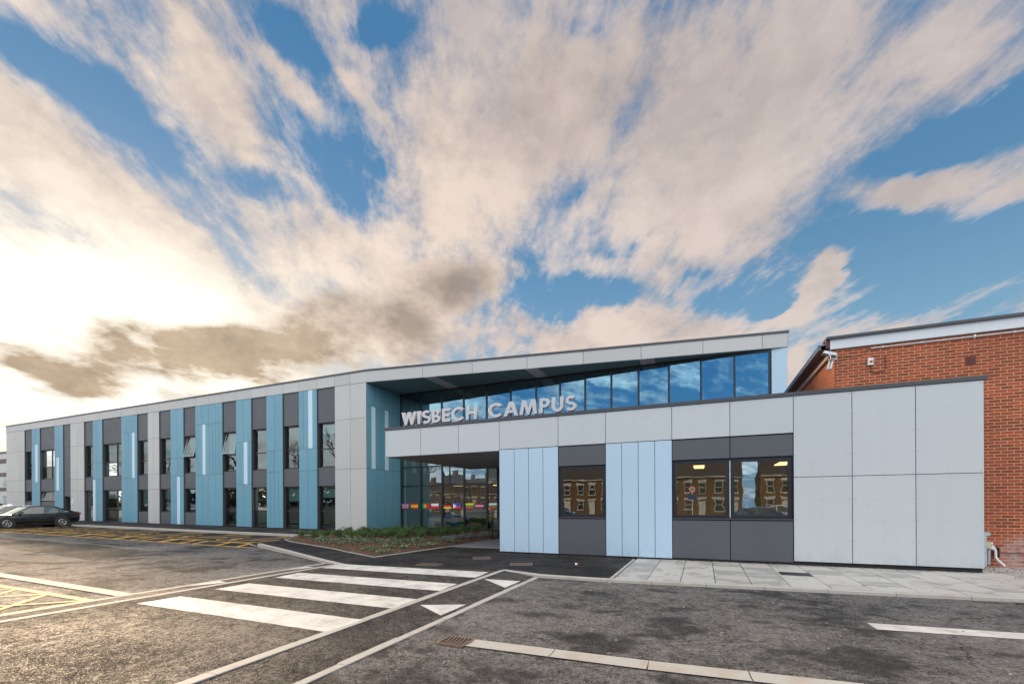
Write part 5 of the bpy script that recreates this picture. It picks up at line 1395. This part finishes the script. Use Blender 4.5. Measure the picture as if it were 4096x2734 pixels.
for i, (x, y) in enumerate([(-30, -26), (-42, -24), (-52, -27), (-64, -25), (-78, -28), (-92, -24), (-108, -30), (-125, -28), (-22, -30), (-145, -30)]):
    p = (ta, tb)[i % 2]
    o = p if p.name not in used else copy_tree(p); used.add(p.name)
    o.location = (x, y, 0); o.rotation_euler = (0, 0, i * 1.3); o.scale = (1.5, 1.5, 1.5)
random.seed(11)
bc = make_car(paint('blue_paint', (.03, .12, .30), .3), 'blue car parked across the road behind the camera', 1.0, 'cars parked across the road')
bc.location = (3.5, -9, 0); bc.rotation_euler = (0, 0, .1)
sc_ = make_car(paint('white_car_paint', (.5, .52, .54), .3), 'white car parked across the road behind the camera', 1.05, 'cars parked across the road')
sc_.location = (-4.2, -12, 0)
for i, (x, y, src) in enumerate(((-18, -30, bc), (-30, -30.5, sc_), (-44, -30, bc), (5.5, -16, sc_))):
    o = copy_tree(src); o.location = (x, y, 0); o.rotation_euler = (0, 0, .05 * i); o['label'] = src['label'].replace('parked', 'parked farther off')
b = MB()  # added belt of foliage, hides bright sky from the wing window reflections
for i in range(5200):
    x = random.uniform(-270, -79); y = random.uniform(-46, -40); hh = 5.5 + 2.2 * math.sin(x * .11) + 1.5 * math.sin(x * .37 + 2)
    c = Vector((x, y, random.uniform(0, 1) ** .7 * hh)); u = Vector((random.gauss(0, 1), random.gauss(0, .4), random.gauss(0, 1))).normalized() * random.uniform(.4, 1.1); v = u.cross(Vector((random.gauss(0, .4), 1, random.gauss(0, .4)))).normalized() * random.uniform(.3, .8)
    b.face([c - u, c - v, c + u, c + v])
tag(b.build('added_wood', leafmat('added_hedge', [(.03, .035, .02), (.06, .065, .03), (.09, .075, .045)], .9)), 'added dark wooded belt beyond the terraced houses, screening bright sky from the wing windows', 'wood', kind='stuff')
b = MB(); b.face([(-200, -34, .02), (60, -34, .02), (60, -31.5, .02), (-200, -31.5, .02)]); struct(b.build('grass_verge', M['far_grass']), 'grass verge across the road', 'grass')

# ================================================================== CAMERA
cam = bpy.data.cameras.new('camera'); co = bpy.data.objects.new('camera', cam); COL.objects.link(co); S.camera = co
cam.sensor_width = 36; cam.lens = 1782.28 / 4096 * 36; cam.shift_y = (2012.41 - 1367) / 4096
cam.clip_end = 2000; cam.clip_start = .05
YAW = PI / 2 - 1.1669
co.matrix_world = Matrix.Translation((0, 0, 1.6)) @ Matrix.Rotation(YAW, 4, 'Z') @ Matrix.Rotation(R(90), 4, 'X') @ Matrix.Rotation(-.005, 4, 'Z')
FW = Vector((-math.sin(YAW), math.cos(YAW), 0)); RT = Vector((math.cos(YAW), math.sin(YAW), 0))

# ================================================================== LIGHT AND SKY
SUN_AZ, SUN_EL = -43.6, 13.0      # relative to the view heading; degrees
sd = Matrix.Rotation(-R(SUN_AZ), 3, 'Z') @ FW
sundir = Vector((sd.x * math.cos(R(SUN_EL)), sd.y * math.cos(R(SUN_EL)), math.sin(R(SUN_EL))))
sl = bpy.data.lights.new('sun', 'SUN'); sl.energy = 3.2; sl.angle = R(12); sl.color = (1, .72, .45)
so = bpy.data.objects.new('sun', sl); COL.objects.link(so); so.rotation_euler = (-sundir).to_track_quat('-Z', 'Y').to_euler()

W = bpy.data.worlds.new('World'); S.world = W; W.use_nodes = True
T = NT(W.node_tree); bg = T.n['Background']
sky = T.new('ShaderNodeTexSky'); sky.sky_type = 'NISHITA'; sky.sun_disc = False; sky.sun_elevation = R(SUN_EL)
sky.sun_rotation = math.atan2(sundir.x, sundir.y); sky.dust_density = .6; sky.air_density = 1.0; sky.ozone_density = 3.0
D = T.vmath('NORMALIZE', T.new('ShaderNodeTexCoord').outputs['Generated'])
dx_, dy_, dz_ = T.sep(D)[0], T.sep(D)[1], T.sep(D)[2]
fwd = T.vmath('DOT_PRODUCT', D, tuple(FW)); rgt = T.vmath('DOT_PRODUCT', D, tuple(RT))
az = T.math('ARCTAN2', rgt, fwd)
hl = T.math('MAXIMUM', T.math('SQRT', T.math('ADD', T.math('POWER', fwd, 2), T.math('POWER', rgt, 2))), .02)
te = T.math('DIVIDE', dz_, hl)
# cloud-layer coordinates, wind blowing along azimuth -7 deg
wa = R(-7)
zz = T.math('ADD', T.math('MAXIMUM', dz_, .0), .10)
px_ = T.math('DIVIDE', T.math('SUBTRACT', T.math('MULTIPLY', rgt, math.cos(wa)), T.math('MULTIPLY', fwd, math.sin(wa))), zz)
py_ = T.math('DIVIDE', T.math('ADD', T.math('MULTIPLY', fwd, math.cos(wa)), T.math('MULTIPLY', rgt, math.sin(wa))), zz)
P1 = T.comb(px_, T.math('MULTIPLY', py_, .34), 3.7)
P2 = T.comb(px_, T.math('MULTIPLY', py_, .75), 9.1)
n_st = T.noise(P1, 1.7, 9, .58, .25)
n_fn = T.noise(P2, 3.6, 10, .66, .2)
n_s2 = T.noise(P1, 6.5, 9, .66, .15)
n_is = T.noise(T.vmath('MULTIPLY', D, (1, 1, 1.2)), 13, 10, .70, .1)
n_sh = T.noise(P2, 1.1, 7, .55, .3)
wv = T.noise(P2, 1.6, 5, .6, out='Color')
wob = T.vmath('MULTIPLY', T.vmath('SUBTRACT', wv, (.5, .5, .5)), (.30, .22, 0))
AT = T.vmath('ADD', T.comb(az, te), wob)

def pix2at(x, y):
    x *= 4096 / 2349; y *= 4096 / 2349
    a = math.atan((x - 2048) / 1782.28); return Vector((a, (2012.4 - y) / 1782.28 * math.cos(a)))
def blobs(L):
    tot = None
    for (cx, cy, rx, ry, ang, wt) in L:
        c = pix2at(cx, cy); u = Vector((math.cos(R(ang)), -math.sin(R(ang)))); v = Vector((math.sin(R(ang)), math.cos(R(ang))))
        U = pix2at(cx + u.x * rx, cy + u.y * rx) - c; V = pix2at(cx + v.x * ry, cy + v.y * ry) - c
        mp = T.new('ShaderNodeMapping', vector_type='TEXTURE')
        T.put(mp.inputs['Vector'], AT); mp.inputs['Location'].default_value = (c.x, c.y, 0)
        mp.inputs['Rotation'].default_value = (0, 0, math.atan2(U.y, U.x)); mp.inputs['Scale'].default_value = (max(U.length, .01), max(V.length, .01), 1)
        d = T.vmath('LENGTH', mp.outputs[0])
        g = T.math('MULTIPLY', T.mrange(d, .15, 1.25, 1, 0, True), wt)
        tot = g if tot is None else T.math('ADD', tot, g)
    return tot
# (centre x, y, radius along, radius across, angle up from the horizontal, weight)
cover = blobs([
 # clouds
 (1500, 260, 780, 330, 8, .55), (1000, 420, 250, 230, 60, .35), (520, 280, 240, 85, -58, .55), (430, 60, 130, 45, -60, .30), (250, 460, 420, 100, -42, .55), (60, 250, 160, 50, -45, .25),
 (800, 600, 300, 110, -25, .40), (300, 700, 520, 150, -8, .65), (2140, 425, 210, 62, 6, .55), (1860, 660, 180, 30, 36, 1.1), (1390, 760, 330, 60, 3, .60), (1500, 640, 60, 80, 60, .35),
 (1050, 660, 170, 70, 5, .7), (760, 740, 230, 75, 5, .6), (300, 830, 470, 75, 2, .9), (600, 790, 300, 60, -3, .5), (960, 760, 100, 80, 0, .5), (640, 190, 170, 26, -50, .40), (740, 140, 220, 26, -50, .32), (1830, 840, 60, 60, 0, .4), (2200, 120, 260, 120, 20, .3), (1700, 500, 260, 120, 15, .35),
 # blue gaps
 (160, 140, 260, 90, -40, -.55), (330, 300, 170, 55, -45, -.50), (760, 380, 210, 85, -62, -.62), (640, 60, 150, 60, -30, -.35), (830, 40, 130, 50, 0, -.45), (590, 440, 110, 40, -20, -.40), (110, 480, 160, 55, -25, -.30),
 (2230, 290, 260, 75, 20, -.75), (2150, 610, 340, 130, 15, -1.1), (2000, 540, 200, 40, 20, -.5), (1720, 700, 120, 40, 30, -.5), (60, 430, 160, 70, -30, .5), (1320, 670, 190, 60, 8, -.75), (1470, 570, 60, 60, 60, -.55), (1640, 690, 170, 55, 12, -.55), (900, 590, 60, 40, -60, -.3), (1380, 60, 40, 70, 80, -.25), (2330, 760, 300, 60, 5, -.5), (1080, 440, 40, 50, 60, -.2), (1350, 430, 70, 30, 40, -.18),
])
streak = T.math('ADD', T.math('MULTIPLY', T.math('SUBTRACT', n_st, .5), 1.6), T.math('ADD', T.math('ADD', T.math('MULTIPLY', T.math('SUBTRACT', n_fn, .5), .8), T.math('MULTIPLY', T.math('SUBTRACT', n_s2, .5), 1.45)), T.math('MULTIPLY', T.math('SUBTRACT', n_is, .5), .9)))
behind = T.mrange(fwd, -.15, .25, 1, 0, True)
cov = T.math('ADD', T.math('ADD', cover, streak), T.math('MULTIPLY', behind, T.math('ADD', T.mrange(te, .32, .75, -.28, .75), T.mrange(az, -2.3, -2.0, 0, .75))))
alpha = T.mrange(cov, -.36, .42, 0, 1, True)
alpha = T.math('POWER', alpha, .8)
alpha = T.math('MULTIPLY', alpha, T.mrange(te, -.02, .02, 0, 1))
# sun nearness
sx, sy = R(SUN_AZ), math.tan(R(SUN_EL))
sdot = T.vmath('DOT_PRODUCT', D, tuple(sundir))
near = T.math('MULTIPLY', T.mrange(sdot, .78, 1.0, 0, 1, True), T.mrange(te, .28, .56, 1, .30, True))
vnear = T.math('MULTIPLY', T.math('MULTIPLY', T.mrange(sdot, .93, .998, 0, 1, True), T.mrange(te, .24, .56, 1, 0, True)), T.mrange(T.math('ADD', cov, T.math('MULTIPLY', te, -1.2)), -.7, .0, .0, 1, True))
lowsky = T.mrange(te, .0, .42, 1, 0, True)
# cloud colours (radiance)
lit = T.mix(near, (.90, .745, .63), (1.16, 1.06, .90))
lit = T.mix(T.math('MULTIPLY', T.mrange(te, .4, 1.2, 0, .75), T.mrange(az, -.35, .2, 0, 1)), lit, (.58, .51, .51))
lit = T.mix(T.mrange(az, -.15, .65, 0, .85), lit, (.66, .585, .56))
lit = T.mix(behind, lit, (.66, .74, .80))
shd = T.mix(near, (.52, .45, .43), (.84, .70, .57))
litf = T.mrange(T.math('ADD', T.math('ADD', n_sh, T.math('MULTIPLY', T.math('SUBTRACT', n_is, .5), .55)), T.math('MULTIPLY', T.math('SUBTRACT', n_fn, .5), .7)), .32, .64, 0, 1)
cc = T.mix(litf, shd, lit)
dark = blobs([(520, 800, 320, 55, -3, .95), (60, 850, 160, 60, 0, .6), (1050, 655, 170, 75, 4, 1.0), (770, 745, 250, 75, 5, .85), (300, 830, 480, 75, 0, .95), (960, 765, 110, 75, 80, .8), (60, 950, 260, 40, 0, .45), (1380, 200, 380, 130, 40, .40), (1250, 120, 200, 90, 60, .3), (700, 770, 120, 60, 0, .5)])
dk_ = T.math('MULTIPLY', dark, T.mrange(T.math('ADD', n_fn, T.math('MULTIPLY', n_is, .6)), .50, 1.05, 1.25, .45), clamp=True)
dkc = T.mix(near, (.33, .275, .24), (.43, .33, .235))
dkc = T.mix(T.mrange(T.math('ADD', T.math('MULTIPLY', n_is, .5), T.math('MULTIPLY', n_fn, .5)), .35, .65, 0, .75), dkc, T.mix(near, (.55, .45, .38), (.86, .66, .45)))
cc = T.mix(T.math('MULTIPLY', dk_, .95), cc, dkc)
# clear sky
skyc = T.vmath('MULTIPLY', sky.outputs[0], (.1, .1, .1))
blue = T.mix(T.mrange(te, .0, 1.0, 1, 0), (.075, .235, .46), (.34, .60, .78))
blue = T.mix(T.mrange(te, .25, .6, .0, .55, True), blue, (.065, .25, .50))
blue = T.mix(T.math('MULTIPLY', behind, .9), blue, (.016, .105, .27))
clear = T.mix(.72, skyc, blue)
clear = T.mix(T.math('MULTIPLY', T.math('MULTIPLY', T.math('POWER', near, 1.3), T.mrange(te, .30, .75, .9, .05, True)), 1.0), clear, (.95, .84, .70))
veil = T.math('MULTIPLY', T.mrange(T.math('ADD', n_s2, T.math('MULTIPLY', cov, .25)), .42, .66, 0, .50, True), T.mrange(te, .0, .3, .3, 1))
clear = T.mix(T.math('MULTIPLY', veil, T.math('SUBTRACT', 1, behind)), clear, (.74, .68, .66))
col = T.mix(alpha, clear, cc)
glow = T.mix(T.math('MULTIPLY', T.math('MULTIPLY', vnear, 1.0), T.math('SUBTRACT', 1, dk_)), col, (1.45, 1.38, 1.22))
hz = T.mix(T.math('MULTIPLY', T.mrange(te, .0, .17, .8, 0, True), T.math('MULTIPLY', near, T.math('SUBTRACT', 1, T.math('MULTIPLY', dk_, .9)))), glow, (1.22, .98, .62))
hz = T.mix(T.mrange(te, -.05, -.01, 1, 0), hz, (.12, .11, .10))
gain = T.mrange(fwd, -.30, .22, 13.0, 3.5, True)  # sky brightness shaped: raised behind the camera to light the facades
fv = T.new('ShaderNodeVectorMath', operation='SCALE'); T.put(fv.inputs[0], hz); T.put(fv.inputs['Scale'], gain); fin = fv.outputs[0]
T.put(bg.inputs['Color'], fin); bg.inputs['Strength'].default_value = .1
W.cycles.sampling_method = 'MANUAL'; W.cycles.sample_map_resolution = 512

S.view_settings.view_transform = 'Standard'; S.view_settings.look = 'None'; S.view_settings.exposure = 1.5; S.view_settings.gamma = 1
S.cycles.max_bounces = 8; S.cycles.transparent_max_bounces = 12
S.cycles.glossy_bounces = 5; S.cycles.diffuse_bounces = 3
S.cycles.sample_clamp_indirect = 6
S.cycles.caustics_reflective = False; S.cycles.caustics_refractive = False
